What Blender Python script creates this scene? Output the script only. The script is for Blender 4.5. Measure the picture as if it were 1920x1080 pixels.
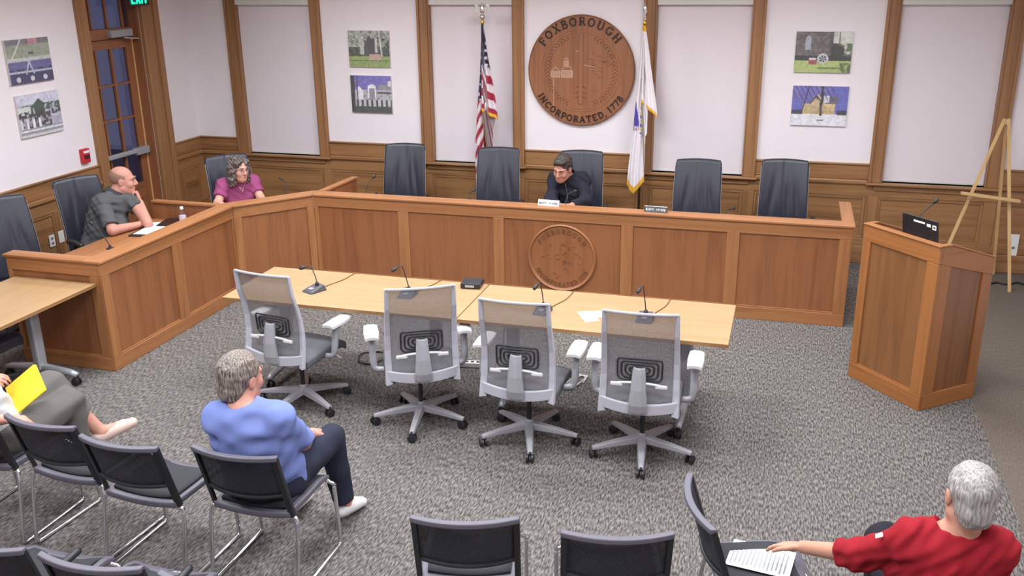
import bpy, math, random
import numpy as np
from mathutils import Matrix, Vector

for _o in list(bpy.data.objects):
    bpy.data.objects.remove(_o)
scene = bpy.context.scene
COL = scene.collection
PI = math.pi

# ---------------------------------------------------------------- camera
CAM_POS = (4.3379, -8.1839, 3.0246)
YAW, PITCH, ROLL, FPX = -0.2872, -0.3295, -0.0120, 1765.28
def _cam():
    fw = Vector((math.sin(YAW)*math.cos(PITCH), math.cos(YAW)*math.cos(PITCH), math.sin(PITCH)))
    rt = Vector((math.cos(YAW), -math.sin(YAW), 0))
    up = rt.cross(fw)
    c, s = math.cos(ROLL), math.sin(ROLL)
    r2 = rt*c + up*s
    u2 = up*c - rt*s
    cam = bpy.data.cameras.new('camera')
    cam.sensor_width = 36.0
    cam.lens = 36.0*FPX/1920.0
    cam.clip_start = 0.05
    o = bpy.data.objects.new('camera', cam)
    COL.objects.link(o)
    m = Matrix((r2, u2, -fw)).transposed().to_4x4()
    m.translation = CAM_POS
    o.matrix_world = m
    scene.camera = o
_cam()

# ---------------------------------------------------------------- world (dusk outside the glazed door) and exposure
w = bpy.data.worlds.new('dusk'); scene.world = w
w.use_nodes = True
w.node_tree.nodes['Background'].inputs[0].default_value = (0.085, 0.085, 0.15, 1)
w.node_tree.nodes['Background'].inputs[1].default_value = 1.0
vs = scene.view_settings
vs.view_transform = 'Standard'; vs.look = 'None'; vs.gamma = 1.0; vs.use_curve_mapping = False
vs.exposure = 0.0
LAMP_W = 60.0          # watts of each ceiling panel
CEIL = 3.6
LAMPS = [(x, y) for x in (-0.2, 2.2, 4.6) for y in (-6.3, -4.2, -2.2, -0.3)]

# ---------------------------------------------------------------- helpers
def lin(c):
    c = c/255.0
    return c/12.92 if c <= 0.04045 else ((c+0.055)/1.055)**2.4
def S(r, g, b): return (lin(r), lin(g), lin(b), 1.0)

def new_mat(name):
    m = bpy.data.materials.new(name); m.use_nodes = True
    nt = m.node_tree
    return m, nt, nt.nodes['Principled BSDF']
def node(nt, t, **kw):
    n = nt.nodes.new(t)
    for k, v in kw.items(): setattr(n, k, v)
    return n
def plain(name, col, rough=0.5, metal=0.0, var=0.06, vscale=30.0, bump=0.0, bscale=200.0, spec=0.5, coat=0.0, emit=None, estr=0.0):
    """a procedural finish: colour with a little noise variation and fine relief"""
    m, nt, p = new_mat(name)
    tc = node(nt, 'ShaderNodeTexCoord')
    nz = node(nt, 'ShaderNodeTexNoise'); nz.inputs['Scale'].default_value = vscale; nz.inputs['Detail'].default_value = 3
    nt.links.new(tc.outputs['Object'], nz.inputs['Vector'])
    mx = node(nt, 'ShaderNodeMix', data_type='RGBA')
    mx.inputs['A'].default_value = tuple(c*(1-var) for c in col[:3])+(1,)
    mx.inputs['B'].default_value = tuple(min(1, c*(1+var)) for c in col[:3])+(1,)
    nt.links.new(nz.outputs['Fac'], mx.inputs['Factor'])
    nt.links.new(mx.outputs['Result'], p.inputs['Base Color'])
    p.inputs['Roughness'].default_value = rough; p.inputs['Metallic'].default_value = metal
    p.inputs['Specular IOR Level'].default_value = spec
    p.inputs['Coat Weight'].default_value = coat
    if bump:
        n2 = node(nt, 'ShaderNodeTexNoise'); n2.inputs['Scale'].default_value = bscale
        nt.links.new(tc.outputs['Object'], n2.inputs['Vector'])
        b = node(nt, 'ShaderNodeBump'); b.inputs['Strength'].default_value = bump; b.inputs['Distance'].default_value = 0.01
        nt.links.new(n2.outputs['Fac'], b.inputs['Height']); nt.links.new(b.outputs['Normal'], p.inputs['Normal'])
    if emit:
        p.inputs['Emission Color'].default_value = emit; p.inputs['Emission Strength'].default_value = estr
    return m
def wood(name, light, dark, axis, rough=0.42, across=16.0, along=0.7, contrast=0.55, coat=0.0):
    m, nt, p = new_mat(name)
    tc = node(nt, 'ShaderNodeTexCoord')
    def nz(ac, al, det, dist):
        mp = node(nt, 'ShaderNodeMapping')
        sc = [ac, ac, ac]; sc[axis] = al
        mp.inputs['Scale'].default_value = sc
        nt.links.new(tc.outputs['Object'], mp.inputs['Vector'])
        n = node(nt, 'ShaderNodeTexNoise'); n.inputs['Scale'].default_value = 1.0
        n.inputs['Detail'].default_value = det; n.inputs['Distortion'].default_value = dist
        nt.links.new(mp.outputs['Vector'], n.inputs['Vector'])
        return n
    a = nz(across, along, 5, 0.8); b = nz(across*9, along*5, 2, 0.0); c = nz(2.3, 0.35, 1, 0.0)
    ad = node(nt, 'ShaderNodeMath', operation='MULTIPLY_ADD'); ad.inputs[1].default_value = 0.35
    nt.links.new(b.outputs['Fac'], ad.inputs[0]); nt.links.new(a.outputs['Fac'], ad.inputs[2])
    ad2 = node(nt, 'ShaderNodeMath', operation='MULTIPLY_ADD'); ad2.inputs[1].default_value = 0.5
    nt.links.new(c.outputs['Fac'], ad2.inputs[0]); nt.links.new(ad.outputs[0], ad2.inputs[2])
    r = node(nt, 'ShaderNodeValToRGB')
    r.color_ramp.elements[0].position = 0.92-contrast*0.5; r.color_ramp.elements[0].color = dark
    r.color_ramp.elements[1].position = 0.92+contrast*0.5; r.color_ramp.elements[1].color = light
    nt.links.new(ad2.outputs[0], r.inputs['Fac']); nt.links.new(r.outputs['Color'], p.inputs['Base Color'])
    p.inputs['Roughness'].default_value = rough; p.inputs['Coat Weight'].default_value = coat
    p.inputs['Coat Roughness'].default_value = 0.25
    bp = node(nt, 'ShaderNodeBump'); bp.inputs['Strength'].default_value = 0.08; bp.inputs['Distance'].default_value = 0.002
    nt.links.new(b.outputs['Fac'], bp.inputs['Height']); nt.links.new(bp.outputs['Normal'], p.inputs['Normal'])
    return m
def vcol_mat(name, rough=0.6, spec=0.3, sheen=0.0):
    """flat print or dyed cloth: the colour is carried by the mesh itself"""
    m, nt, p = new_mat(name)
    at = node(nt, 'ShaderNodeAttribute', attribute_name='Col')
    nt.links.new(at.outputs['Color'], p.inputs['Base Color'])
    p.inputs['Roughness'].default_value = rough; p.inputs['Specular IOR Level'].default_value = spec
    p.inputs['Sheen Weight'].default_value = sheen
    return m

class MB:
    """collects shapes, then links them as one mesh object"""
    def __init__(s): s.v = []; s.f = []
    def add(s, vs_, fs_):
        o = len(s.v); s.v += [tuple(map(float, p)) for p in vs_]; s.f += [tuple(i+o for i in f) for f in fs_]; return s
    def box(s, x0, x1, y0, y1, z0, z1):
        v = [(x0,y0,z0),(x1,y0,z0),(x1,y1,z0),(x0,y1,z0),(x0,y0,z1),(x1,y0,z1),(x1,y1,z1),(x0,y1,z1)]
        return s.add(v, [(0,3,2,1),(4,5,6,7),(0,1,5,4),(1,2,6,5),(2,3,7,6),(3,0,4,7)])
    def beam(s, a, b, w, d, up=(0,0,1)):
        """a bar of rectangular section w (sideways) x d (along up) from a to b"""
        a = Vector(a); b = Vector(b); t = (b-a).normalized(); u = Vector(up)
        sd = t.cross(u)
        if sd.length < 1e-6: sd = t.cross(Vector((1,0,0)))
        sd.normalize(); u = sd.cross(t)
        v = []
        for q in (a, b):
            for i, j in ((-1,-1),(1,-1),(1,1),(-1,1)): v.append(q+sd*(i*w/2)+u*(j*d/2))
        return s.add(v, [(0,1,2,3),(7,6,5,4),(0,4,5,1),(1,5,6,2),(2,6,7,3),(3,7,4,0)])
    def tube(s, pts, r, n=8, closed=False, cap=True, flat=None):
        pts = [Vector(p) for p in pts]; k = len(pts)
        rs = [r]*k if not hasattr(r, '__len__') else list(r)
        ref = Vector((0.13, 0.21, 0.97)); vs_ = []
        prev = None
        for i, p in enumerate(pts):
            if closed: t = pts[(i+1) % k]-pts[i-1]
            else: t = pts[min(i+1, k-1)]-pts[max(i-1, 0)]
            t.normalize()
            if prev is None:
                a = t.cross(ref)
                if a.length < 1e-4: a = t.cross(Vector((1,0,0)))
            else: a = prev - t*prev.dot(t)
            a.normalize(); prev = a; b = t.cross(a)
            for j in range(n):
                an = 2*PI*j/n
                vs_.append(p+(a*math.cos(an)+b*math.sin(an))*rs[i])
        fs_ = []
        for i in range(k if closed else k-1):
            for j in range(n):
                i2 = (i+1) % k
                fs_.append((i*n+j, i*n+(j+1) % n, i2*n+(j+1) % n, i2*n+j))
        if cap and not closed:
            fs_.append(tuple(range(n-1, -1, -1))); fs_.append(tuple((k-1)*n+j for j in range(n)))
        return s.add(vs_, fs_)
    def lathe(s, prof, c=(0,0,0), n=20, axis=(0,0,1), sx=1.0, sy=1.0):
        ax = Vector(axis).normalized(); q = Vector((0,0,1)).rotation_difference(ax).to_matrix(); c = Vector(c)
        vs_ = []; fs_ = []
        for r, z in prof:
            for j in range(n):
                an = 2*PI*j/n
                vs_.append(c+q@Vector((r*math.cos(an)*sx, r*math.sin(an)*sy, z)))
        k = len(prof)
        for i in range(k-1):
            for j in range(n):
                fs_.append((i*n+j, i*n+(j+1) % n, (i+1)*n+(j+1) % n, (i+1)*n+j))
        fs_.append(tuple(range(n-1, -1, -1))); fs_.append(tuple((k-1)*n+j for j in range(n)))
        return s.add(vs_, fs_)
    def prism(s, poly, z0, z1, M=None):
        """poly in the local xy plane, pulled from z0 to z1, then moved by M"""
        M = M or Matrix.Identity(4); n = len(poly)
        vs_ = [M@Vector((p[0], p[1], z0)) for p in poly]+[M@Vector((p[0], p[1], z1)) for p in poly]
        fs_ = [tuple(range(n-1, -1, -1)), tuple(range(n, 2*n))]+[(i, (i+1) % n, n+(i+1) % n, n+i) for i in range(n)]
        return s.add(vs_, fs_)
    def slab(s, grid, th, nrm=None):
        """grid[i][j] of points -> sheet of thickness th (moved along nrm or along -y)"""
        a = len(grid); b = len(grid[0]); nr = Vector(nrm or (0,-1,0))
        top = [Vector(p) for row in grid for p in row]; bot = [p-nr*th for p in top]
        fs_ = []
        for i in range(a-1):
            for j in range(b-1):
                q = (i*b+j, i*b+j+1, (i+1)*b+j+1, (i+1)*b+j)
                fs_.append(q); fs_.append(tuple(x+a*b for x in reversed(q)))
        def side(idx):
            for u, v_ in zip(idx[:-1], idx[1:]): fs_.append((v_, u, u+a*b, v_+a*b))
        side([j for j in range(b)]); side([i*b+b-1 for i in range(a)])
        side([(a-1)*b+j for j in range(b-1, -1, -1)]); side([i*b for i in range(a-1, -1, -1)])
        return s.add(top+bot, fs_)
    def xform(s, M):
        s.v = [tuple(M@Vector(p)) for p in s.v]; return s
    def build(s, name, m, parent=None, smooth=False, bevel=0.0, seg=2, sub=0, fix=True):
        me = bpy.data.meshes.new(name); me.from_pydata(s.v, [], s.f); me.update()
        if fix:
            import bmesh
            bm = bmesh.new(); bm.from_mesh(me); bmesh.ops.recalc_face_normals(bm, faces=bm.faces); bm.to_mesh(me); bm.free()
        return link(name, me, m, parent, smooth, bevel, seg, sub)
def link(name, me, m, parent=None, smooth=False, bevel=0.0, seg=2, sub=0):
    if m is not None: me.materials.append(m)
    if smooth: me.polygons.foreach_set('use_smooth', [True]*len(me.polygons))
    o = bpy.data.objects.new(name, me); COL.objects.link(o)
    if parent is not None: o.parent = parent
    if bevel:
        b = o.modifiers.new('bevel', 'BEVEL'); b.width = bevel; b.segments = seg; b.limit_method = 'ANGLE'; b.angle_limit = 0.6
    if sub:
        q = o.modifiers.new('sub', 'SUBSURF'); q.levels = sub; q.render_levels = sub
    return o
def tag(o, label=None, cat=None, group=None, kind=None):
    if label: o['label'] = label
    if cat: o['category'] = cat
    if group: o['group'] = group
    if kind: o['kind'] = kind
    return o
def empty(name, loc, rz=0.0, label=None, cat=None, group=None, kind=None):
    o = bpy.data.objects.new(name, None); COL.objects.link(o)
    o.location = loc; o.rotation_euler = (0, 0, rz); o.empty_display_size = 0.1
    return tag(o, label, cat, group, kind)
def kids(o): return [c for c in COL.objects if c.parent == o]
def copy_tree(o, parent=None):
    c = o.copy(); COL.objects.link(c); c.parent = parent
    for ch in kids(o): copy_tree(ch, c)
    return c
def place_copy(o, loc, rz, label, first=[None]):
    c = copy_tree(o); c.location = loc; c.rotation_euler = (0, 0, rz); c['label'] = label
    return c
def arc(c, r, a0, a1, n, ax='xz'):
    out = []
    for i in range(n+1):
        a = a0+(a1-a0)*i/n
        if ax == 'xz': out.append((c[0]+r*math.cos(a), c[1], c[2]+r*math.sin(a)))
        elif ax == 'xy': out.append((c[0]+r*math.cos(a), c[1]+r*math.sin(a), c[2]))
        else: out.append((c[0], c[1]+r*math.cos(a), c[2]+r*math.sin(a)))
    return out
def spline(pts, n=8):
    """Catmull-Rom through pts"""
    P = [Vector(p) for p in pts]; P = [P[0]*2-P[1]]+P+[P[-1]*2-P[-2]]; out = []
    for i in range(1, len(P)-2):
        for k in range(n):
            t = k/n
            out.append(0.5*((2*P[i])+(P[i+1]-P[i-1])*t+(2*P[i-1]-5*P[i]+4*P[i+1]-P[i+2])*t*t+(3*P[i]-P[i-1]-3*P[i+1]+P[i+2])*t**3))
    out.append(P[-2]); return out

# ---------------------------------------------------------------- materials
PLASTER = plain('plaster', S(234, 226, 229), 0.85, var=0.02, vscale=6, bump=0.15, bscale=180, spec=0.2)
CEILM = plain('ceiling_white', S(228, 226, 222), 0.9, var=0.02, spec=0.2)
def oak(nm, l, d, **k): return [wood(nm+'_'+'xyz'[a], l, d, a, **k) for a in range(3)]
RAIL = oak('dais_oak', S(162, 109, 68), S(134, 84, 48), contrast=0.7)
PANEL = oak('dais_panel_veneer', S(146, 93, 58), S(117, 70, 42), contrast=0.75, across=11)
WAIN = oak('wainscot_oak', S(158, 114, 74), S(112, 76, 45), contrast=0.6)
CASE = oak('casing_oak', S(156, 112, 74), S(124, 85, 54), contrast=0.7)
DOORW = oak('door_oak', S(148, 94, 62), S(112, 67, 42), contrast=0.7)
LECT = oak('lectern_oak', S(156, 100, 53), S(126, 76, 39), contrast=0.7)
LECTP = oak('lectern_veneer', S(130, 85, 48), S(102, 64, 34), contrast=0.7)
MAPLE = oak('table_maple_laminate', S(166, 134, 97), S(152, 118, 80), contrast=0.9, across=22, rough=0.4)
PINE = oak('easel_pine', S(206, 170, 118), S(180, 140, 92), contrast=0.8)
SEALW = oak('seal_wood', S(150, 98, 66), S(118, 74, 48), contrast=0.7)
LEATHER = plain('black_leather', S(44, 44, 55), 0.36, var=0.12, vscale=25, bump=0.10, bscale=350, spec=0.45)
BLACKP = plain('black_plastic', S(34, 33, 37), 0.45, var=0.1)
BLACKF = plain('black_fabric', S(44, 43, 48), 0.85, var=0.15, vscale=120, bump=0.25, bscale=500)
GREYF = plain('grey_seat_fabric', S(88, 88, 92), 0.9, var=0.15, vscale=160, bump=0.25, bscale=600)
LILAC = plain('grey_shell_plastic', S(92, 88, 98), 0.5, var=0.05)
LIGHTP = plain('light_grey_plastic', S(172, 170, 178), 0.45, var=0.03)
MIDP = plain('silver_grey_plastic', S(150, 148, 153), 0.4, var=0.03)
ARMPAD = plain('arm_pad_pale', S(206, 203, 203), 0.6, var=0.03)
CHROME = plain('chrome', S(225, 225, 230), 0.12, metal=1.0, var=0.02)
STEEL = plain('silver_paint', S(176, 178, 184), 0.35, metal=0.35, var=0.03)
WHITEP = plain('white_plastic', S(232, 230, 228), 0.5, var=0.02)
PAPER = plain('paper_white', S(242, 240, 238), 0.8, var=0.015)
SHADE = plain('shade_fabric', S(224, 215, 219), 0.9, var=0.012, vscale=300, bump=0.05, bscale=700, spec=0.1)
HEADB = plain('shade_headbox', S(214, 211, 206), 0.6, var=0.02)
GOLD = plain('gold', S(230, 190, 90), 0.28, metal=0.85, var=0.05)
SILVER = plain('silver_finial', S(225, 222, 212), 0.2, metal=0.9, var=0.05)
DARKPOLE = plain('dark_pole_wood', S(70, 48, 40), 0.4, var=0.15)
RED = plain('alarm_red', S(190, 44, 52), 0.4, var=0.05)
DARKTXT = plain('dark_letter', S(38, 26, 22), 0.55, var=0.1)
GROOVE = plain('carved_shadow_wood', S(124, 76, 48), 0.6, var=0.12)
PALEWD = plain('pale_carving', S(196, 158, 138), 0.6, var=0.1)
GRN = plain('exit_green', S(20, 210, 130), 0.5, emit=S(20, 240, 150), estr=3.0)
PRINT = vcol_mat('canvas_print', 0.55, 0.3)
CLOTHV = vcol_mat('flag_satin', 0.55, 0.35, 0.2)
def _glass(name, tint, mixf, rough=0.03):
    m, nt, p = new_mat(name)
    tr = node(nt, 'ShaderNodeBsdfTransparent'); tr.inputs[0].default_value = tint
    gl = node(nt, 'ShaderNodeBsdfGlossy'); gl.inputs['Roughness'].default_value = rough
    fr = node(nt, 'ShaderNodeLayerWeight'); fr.inputs['Blend'].default_value = 0.5
    pw = node(nt, 'ShaderNodeMath', operation='POWER'); pw.inputs[1].default_value = 4.0
    nt.links.new(fr.outputs['Facing'], pw.inputs[0])
    ad = node(nt, 'ShaderNodeMath', operation='MULTIPLY_ADD'); ad.inputs[1].default_value = 0.7; ad.inputs[2].default_value = mixf
    nt.links.new(pw.outputs[0], ad.inputs[0])
    mx = node(nt, 'ShaderNodeMixShader')
    nt.links.new(ad.outputs[0], mx.inputs[0]); nt.links.new(tr.outputs[0], mx.inputs[1]); nt.links.new(gl.outputs[0], mx.inputs[2])
    nt.links.new(mx.outputs[0], nt.nodes['Material Output'].inputs['Surface'])
    return m
GLASS = _glass('door_glass', (0.8, 0.82, 0.9, 1), 0.04)
CLEAR = _glass('bottle_plastic', (0.9, 0.93, 0.96, 1), 0.06)
def _mesh(name, col, f, scale):
    """open-weave chair mesh: fine threads with holes between them"""
    m, nt, p = new_mat(name)
    p.inputs['Base Color'].default_value = col; p.inputs['Roughness'].default_value = 0.7
    tc = node(nt, 'ShaderNodeTexCoord'); nz = node(nt, 'ShaderNodeTexNoise')
    nz.inputs['Scale'].default_value = scale; nz.inputs['Detail'].default_value = 0
    nt.links.new(tc.outputs['Object'], nz.inputs['Vector'])
    mr = node(nt, 'ShaderNodeMapRange'); mr.inputs[1].default_value = 0.3; mr.inputs[2].default_value = 0.7
    mr.inputs[3].default_value = f-0.12; mr.inputs[4].default_value = f+0.12
    nt.links.new(nz.outputs['Fac'], mr.inputs[0])
    tr = node(nt, 'ShaderNodeBsdfTransparent'); mx = node(nt, 'ShaderNodeMixShader')
    nt.links.new(mr.outputs[0], mx.inputs[0]); nt.links.new(tr.outputs[0], mx.inputs[1]); nt.links.new(p.outputs[0], mx.inputs[2])
    nt.links.new(mx.outputs[0], nt.nodes['Material Output'].inputs['Surface'])
    return m
MESH = _mesh('grey_back_mesh', S(126, 122, 126), 0.52, 400)
MESHB = _mesh('black_back_mesh', S(44, 43, 48), 0.82, 400)
def _carpet(name, light, dark, mid, strong):
    m, nt, p = new_mat(name)
    tc = node(nt, 'ShaderNodeTexCoord')
    def nz(sc, det):
        mp = node(nt, 'ShaderNodeMapping'); mp.inputs['Scale'].default_value = sc
        nt.links.new(tc.outputs['Object'], mp.inputs['Vector'])
        n = node(nt, 'ShaderNodeTexNoise'); n.inputs['Scale'].default_value = 1.0; n.inputs['Detail'].default_value = det
        nt.links.new(mp.outputs['Vector'], n.inputs['Vector']); return n
    a = nz((105, 24, 1), 1.2); b = nz((300, 240, 1), 1); c = nz((1.5, 1.1, 1), 2)
    r = node(nt, 'ShaderNodeValToRGB'); e = r.color_ramp.elements
    e[0].position = 0.5-strong; e[0].color = dark; e[1].position = 0.5+strong; e[1].color = light
    x = r.color_ramp.elements.new(0.5); x.color = mid
    s1 = node(nt, 'ShaderNodeMath', operation='MULTIPLY_ADD'); s1.inputs[1].default_value = 0.3
    nt.links.new(b.outputs['Fac'], s1.inputs[0]); nt.links.new(a.outputs['Fac'], s1.inputs[2])
    s2 = node(nt, 'ShaderNodeMath', operation='SUBTRACT'); s2.inputs[1].default_value = 0.15
    nt.links.new(s1.outputs[0], s2.inputs[0])
    nt.links.new(s2.outputs[0], r.inputs['Fac'])
    nt.links.new(r.outputs['Color'], p.inputs['Base Color'])
    p.inputs['Roughness'].default_value = 0.95; p.inputs['Specular IOR Level'].default_value = 0.1
    bp = node(nt, 'ShaderNodeBump'); bp.inputs['Strength'].default_value = 0.35; bp.inputs['Distance'].default_value = 0.006
    nt.links.new(s1.outputs[0], bp.inputs['Height']); nt.links.new(bp.outputs['Normal'], p.inputs['Normal'])
    return m
CARPET = _carpet('ribbed_carpet', S(132, 126, 121), S(62, 58, 57), S(99, 94, 91), 0.2)
CARPET2 = _carpet('border_carpet', S(112, 102, 93), S(92, 83, 76), S(102, 92, 84), 0.3)
# ================================================================ ROOM SHELL
XL, XR, YB, YR = -2.732, 7.0, 2.029, -9.0
def struct(name, mb, m, parent=None, bevel=0.0):
    o = mb.build(name, m, parent, bevel=bevel)
    if parent is None: o['kind'] = 'structure'
    return o
BORDER = 5.78
struct('floor', MB().box(XL-.3, BORDER, YR-.2, YB+.3, -.12, 0), CARPET)
struct('floor_border', MB().box(BORDER, XR+.3, YR-.2, YB+.3, -.12, 0), CARPET2)
struct('ceiling', MB().box(XL-.3, XR+.3, YR-.2, YB+.3, CEIL, CEIL+.1), CEILM)
struct('wall_right', MB().box(XR, XR+.2, YR, YB+.22, 0, CEIL), PLASTER)
struct('wall_rear', MB().box(XL-.22, XR+.2, YR-.2, YR, 0, CEIL), PLASTER)

WINX = [-1.56, 0.878, 3.418, 5.79]; WH = 0.5; WZ0, WZ1 = 0.87, 2.95; CW = 0.12
mb = MB(); x = XL-.22
for c in WINX:
    mb.box(x, c-WH, YB, YB+.22, 0, CEIL); mb.box(c-WH, c+WH, YB, YB+.22, 0, WZ0); mb.box(c-WH, c+WH, YB, YB+.22, WZ1, CEIL); x = c+WH
mb.box(x, XR+.2, YB, YB+.22, 0, CEIL)
wall_back = struct('wall_back', mb, PLASTER)

def wain(parent, M, segs, stiles, gx, gz):
    """oak wainscot pieces on a wall whose local x runs along it and whose local -y faces the room; segs = spans under plaster"""
    def pc(name, x0, x1, d, z0, z1, m, bev=0.004):
        MB().box(x0, x1, -d, 0.0, z0, z1).xform(M).build(name, m, parent, bevel=bev)
    ends = [(a, b) for a, b in segs]
    for a, b in ends:
        pc('upper_board', a, b, .018, .895, 1.045, gx); pc('cap_rail', a, b, .034, 1.045, 1.062, gx); pc('chair_rail', a, b, .045, .845, .893, gx, .012)
    x0, x1 = ends[0][0], ends[-1][1]
    for a, b in zip([x0]+[s+.06 for s in stiles], [s-.06 for s in stiles]+[x1]):
        if b-a < .03: continue
        pc('panel', a+.03, b-.03, .008, .30, .69, gz[0]); 
        f = .03
        pc('panel_moulding', a, b, .016, .69, .72, gx); pc('panel_moulding', a, b, .016, .27, .30, gx)
        pc('panel_moulding', a, a+f, .016, .30, .69, gz[1]); pc('panel_moulding', b-f, b, .016, .30, .69, gz[1])
    for s in stiles: pc('stile', s-.06, s+.06, .022, .27, .72, gz[1])
    pc('frieze_rail', x0, x1, .022, .72, .843, gx); pc('bottom_rail', x0, x1, .022, .192, .27, gx); pc('baseboard', x0, x1, .032, 0, .19, gx, .008)
Mb = Matrix.Translation((0, YB, 0))
segs = []; x = XL
for c in WINX: segs.append((x, c-WH-CW)); x = c+WH+CW
segs.append((x, XR))
stl = []
for c in WINX: stl += [c-WH-.06, c+WH+.06]
wain(wall_back, Mb, segs, stl, WAIN[0], [WAIN[0], WAIN[2]])

for i, c in enumerate(WINX):
    wnd = empty('window_%d' % (i+1), (c, YB, 0), kind='structure')
    for s in (-1, 1):
        a, b = sorted((s*WH, s*(WH+CW)))
        MB().box(a, b, -.03, 0, .87, 3.07).build('casing', CASE[2], wnd, bevel=.004)
        a, b = sorted((s*(WH+CW-.03), s*(WH+CW)))
        MB().box(a, b, -.048, -.03, .87, 3.07).build('casing_band', CASE[2], wnd, bevel=.006)
        a, b = sorted((s*(WH-.018), s*WH))
        MB().box(a, b, -.02, .16, .87, WZ1).build('jamb', CASE[2], wnd, bevel=.003)
    MB().box(-WH-CW, WH+CW, -.035, 0, WZ1, 3.07).build('head_casing', CASE[0], wnd, bevel=.004)
    MB().box(-WH-CW-.02, WH+CW+.02, -.075, .12, .845, .87).build('sill', WAIN[0], wnd, bevel=.008)
    MB().box(-WH-.06, WH+.06, -.04, -.022, .79, .845).build('apron', WAIN[0], wnd, bevel=.006)
    MB().box(-WH, WH, .12, .126, .87, WZ1).build('pane', GLASS, wnd)
names = ['in the corner beside the curly-haired woman', 'behind the striped flag', 'right of the round wall seal', 'behind the wooden easel']
for i, c in enumerate(WINX):
    r = empty('roller_shade', (c, YB, .88), 0, 'white roller shade drawn down over the window '+names[i], 'blind', 'roller shades on the back wall')
    MB().box(-WH+.02, WH-.02, .050, .0525, .01, 1.76).build('shade_fabric', SHADE, r)
    MB().box(-WH+.02, WH-.02, .046, .056, -.006, .014).build('hem_bar', HEADB, r, bevel=.003)
    MB().box(-WH+.005, WH-.005, -.005, .085, 1.745, 1.87).build('headbox', HEADB, r, bevel=.006)

# left wall with the glazed door
DY0, DY1, DZ = .295, 1.15, 2.95
mb = MB().box(XL-.22, XL, YR, DY0, 0, CEIL).box(XL-.22, XL, DY1, YB, 0, CEIL).box(XL-.22, XL, DY0, DY1, DZ, CEIL)
wall_left = struct('wall_left', mb, PLASTER)
# local x along the wall = world y reversed so that local -y faces +x
Ml = Matrix.Translation((XL, 0, 0))@Matrix.Rotation(PI/2, 4, 'Z')     # local x -> world y, local -y -> world +x
wain(wall_left, Ml, [(-6.4, .135)], [-5.2, -4.0, -2.8, -1.7, -.55], WAIN[1], [WAIN[1], WAIN[2]])
wain(wall_left, Ml, [(1.445, YB)], [1.505, 1.97], WAIN[1], [WAIN[1], WAIN[2]])
door = empty('door_1', (XL, .72, 0), kind='structure')
def dp(name, y0, y1, x0, x1, z0, z1, m, par=None, bev=.004):
    return MB().box(x0, x1, y0-.72, y1-.72, z0, z1).build(name, m, par or door, bevel=bev)
dp('casing', .135, .295, 0, .03, 0, 3.1, CASE[2]); dp('casing_band', .135, .17, .03, .05, 0, 3.1, CASE[2])
dp('casing', 1.15, 1.445, 0, .03, 0, 3.1, CASE[2]); dp('casing_band', 1.36, 1.445, .03, .055, 0, 3.1, CASE[2]); dp('casing_band', 1.15, 1.21, .03, .045, 0, 3.1, CASE[2])
dp('head_casing', .295, 1.15, 0, .03, DZ, 3.1, CASE[1])
for a, b in ((.295, .305), (1.135, 1.15)): dp('jamb', a, b, -.22, 0, 0, DZ, DOORW[2])
dp('transom_bar', .305, 1.135, -.17, -.09, 2.32, 2.43, DOORW[1])
LX0, LX1 = -.165, -.12
dp('stile', .307, .345, LX0, LX1, .01, 2.315, DOORW[2]); dp('stile', 1.02, 1.125, LX0, LX1, .01, 2.315, DOORW[2])
dp('door_edge_highlight', 1.118, 1.133, LX1-.005, LX1+.012, .01, 2.315, PINE[2])  # leaf's right edge; pale wood colour stands in for the highlight along it
dp('top_rail', .345, 1.02, LX0, LX1, 2.215, 2.315, DOORW[1]); dp('bottom_rail', .345, 1.02, LX0, LX1, .01, .69, DOORW[1])
rows = [.69, 1.07, 1.45, 1.83, 2.215]; cols = [.345, .51, .765, 1.02]
for z in rows[1:-1]: dp('muntin', .345, 1.02, LX0+.005, LX1+.002, z-.012, z+.012, DOORW[1])
for y in cols[1:-1]: dp('muntin', y-.012, y+.012, LX0+.004, LX1+.003, .69, 2.215, DOORW[2])
for z0, z1 in zip(rows[:-1], rows[1:]):
    for y0, y1 in zip(cols[:-1], cols[1:]): dp('pane', y0, y1, -.145, -.14, z0, z1, GLASS, bev=0)
for y in cols[1:-1]: dp('transom_muntin', y-.012, y+.012, -.15, -.115, 2.43, DZ, DOORW[2])
dp('transom_muntin', 1.008, 1.032, -.15, -.115, 2.43, DZ, DOORW[2])
for y0, y1 in zip(cols, cols[1:]+[1.135]): dp('transom_pane', y0, y1, -.138, -.133, 2.43, DZ, GLASS, bev=0)
bar = dp('panic_bar', .36, 1.0, LX1+.03, LX1+.065, 1.045, 1.095, STEEL, bev=.01)
MB().box(LX1, LX1+.075, .16, .38, 1.02, 1.10).build('bar_housing', MIDP, bar, bevel=.008)
MB().box(LX1, LX1+.06, -.38, -.33, 1.03, 1.10).build('bar_end_cap', MIDP, bar, bevel=.008)
cl = dp('door_closer', .70, 1.06, -.10, -.03, 2.335, 2.415, MIDP, bev=.012)
MB().beam((-.05, .20, 2.325), (-.02, .44, 2.30), .02, .012).build('closer_arm', STEEL, cl)
# the paved yard and hedge outside, seen dimly through the door
ext = MB().box(-9, XL-.22, -4, 6, -.12, -.02); struct('ground_outside', ext, plain('night_paving', S(128, 128, 140), .9))

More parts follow.
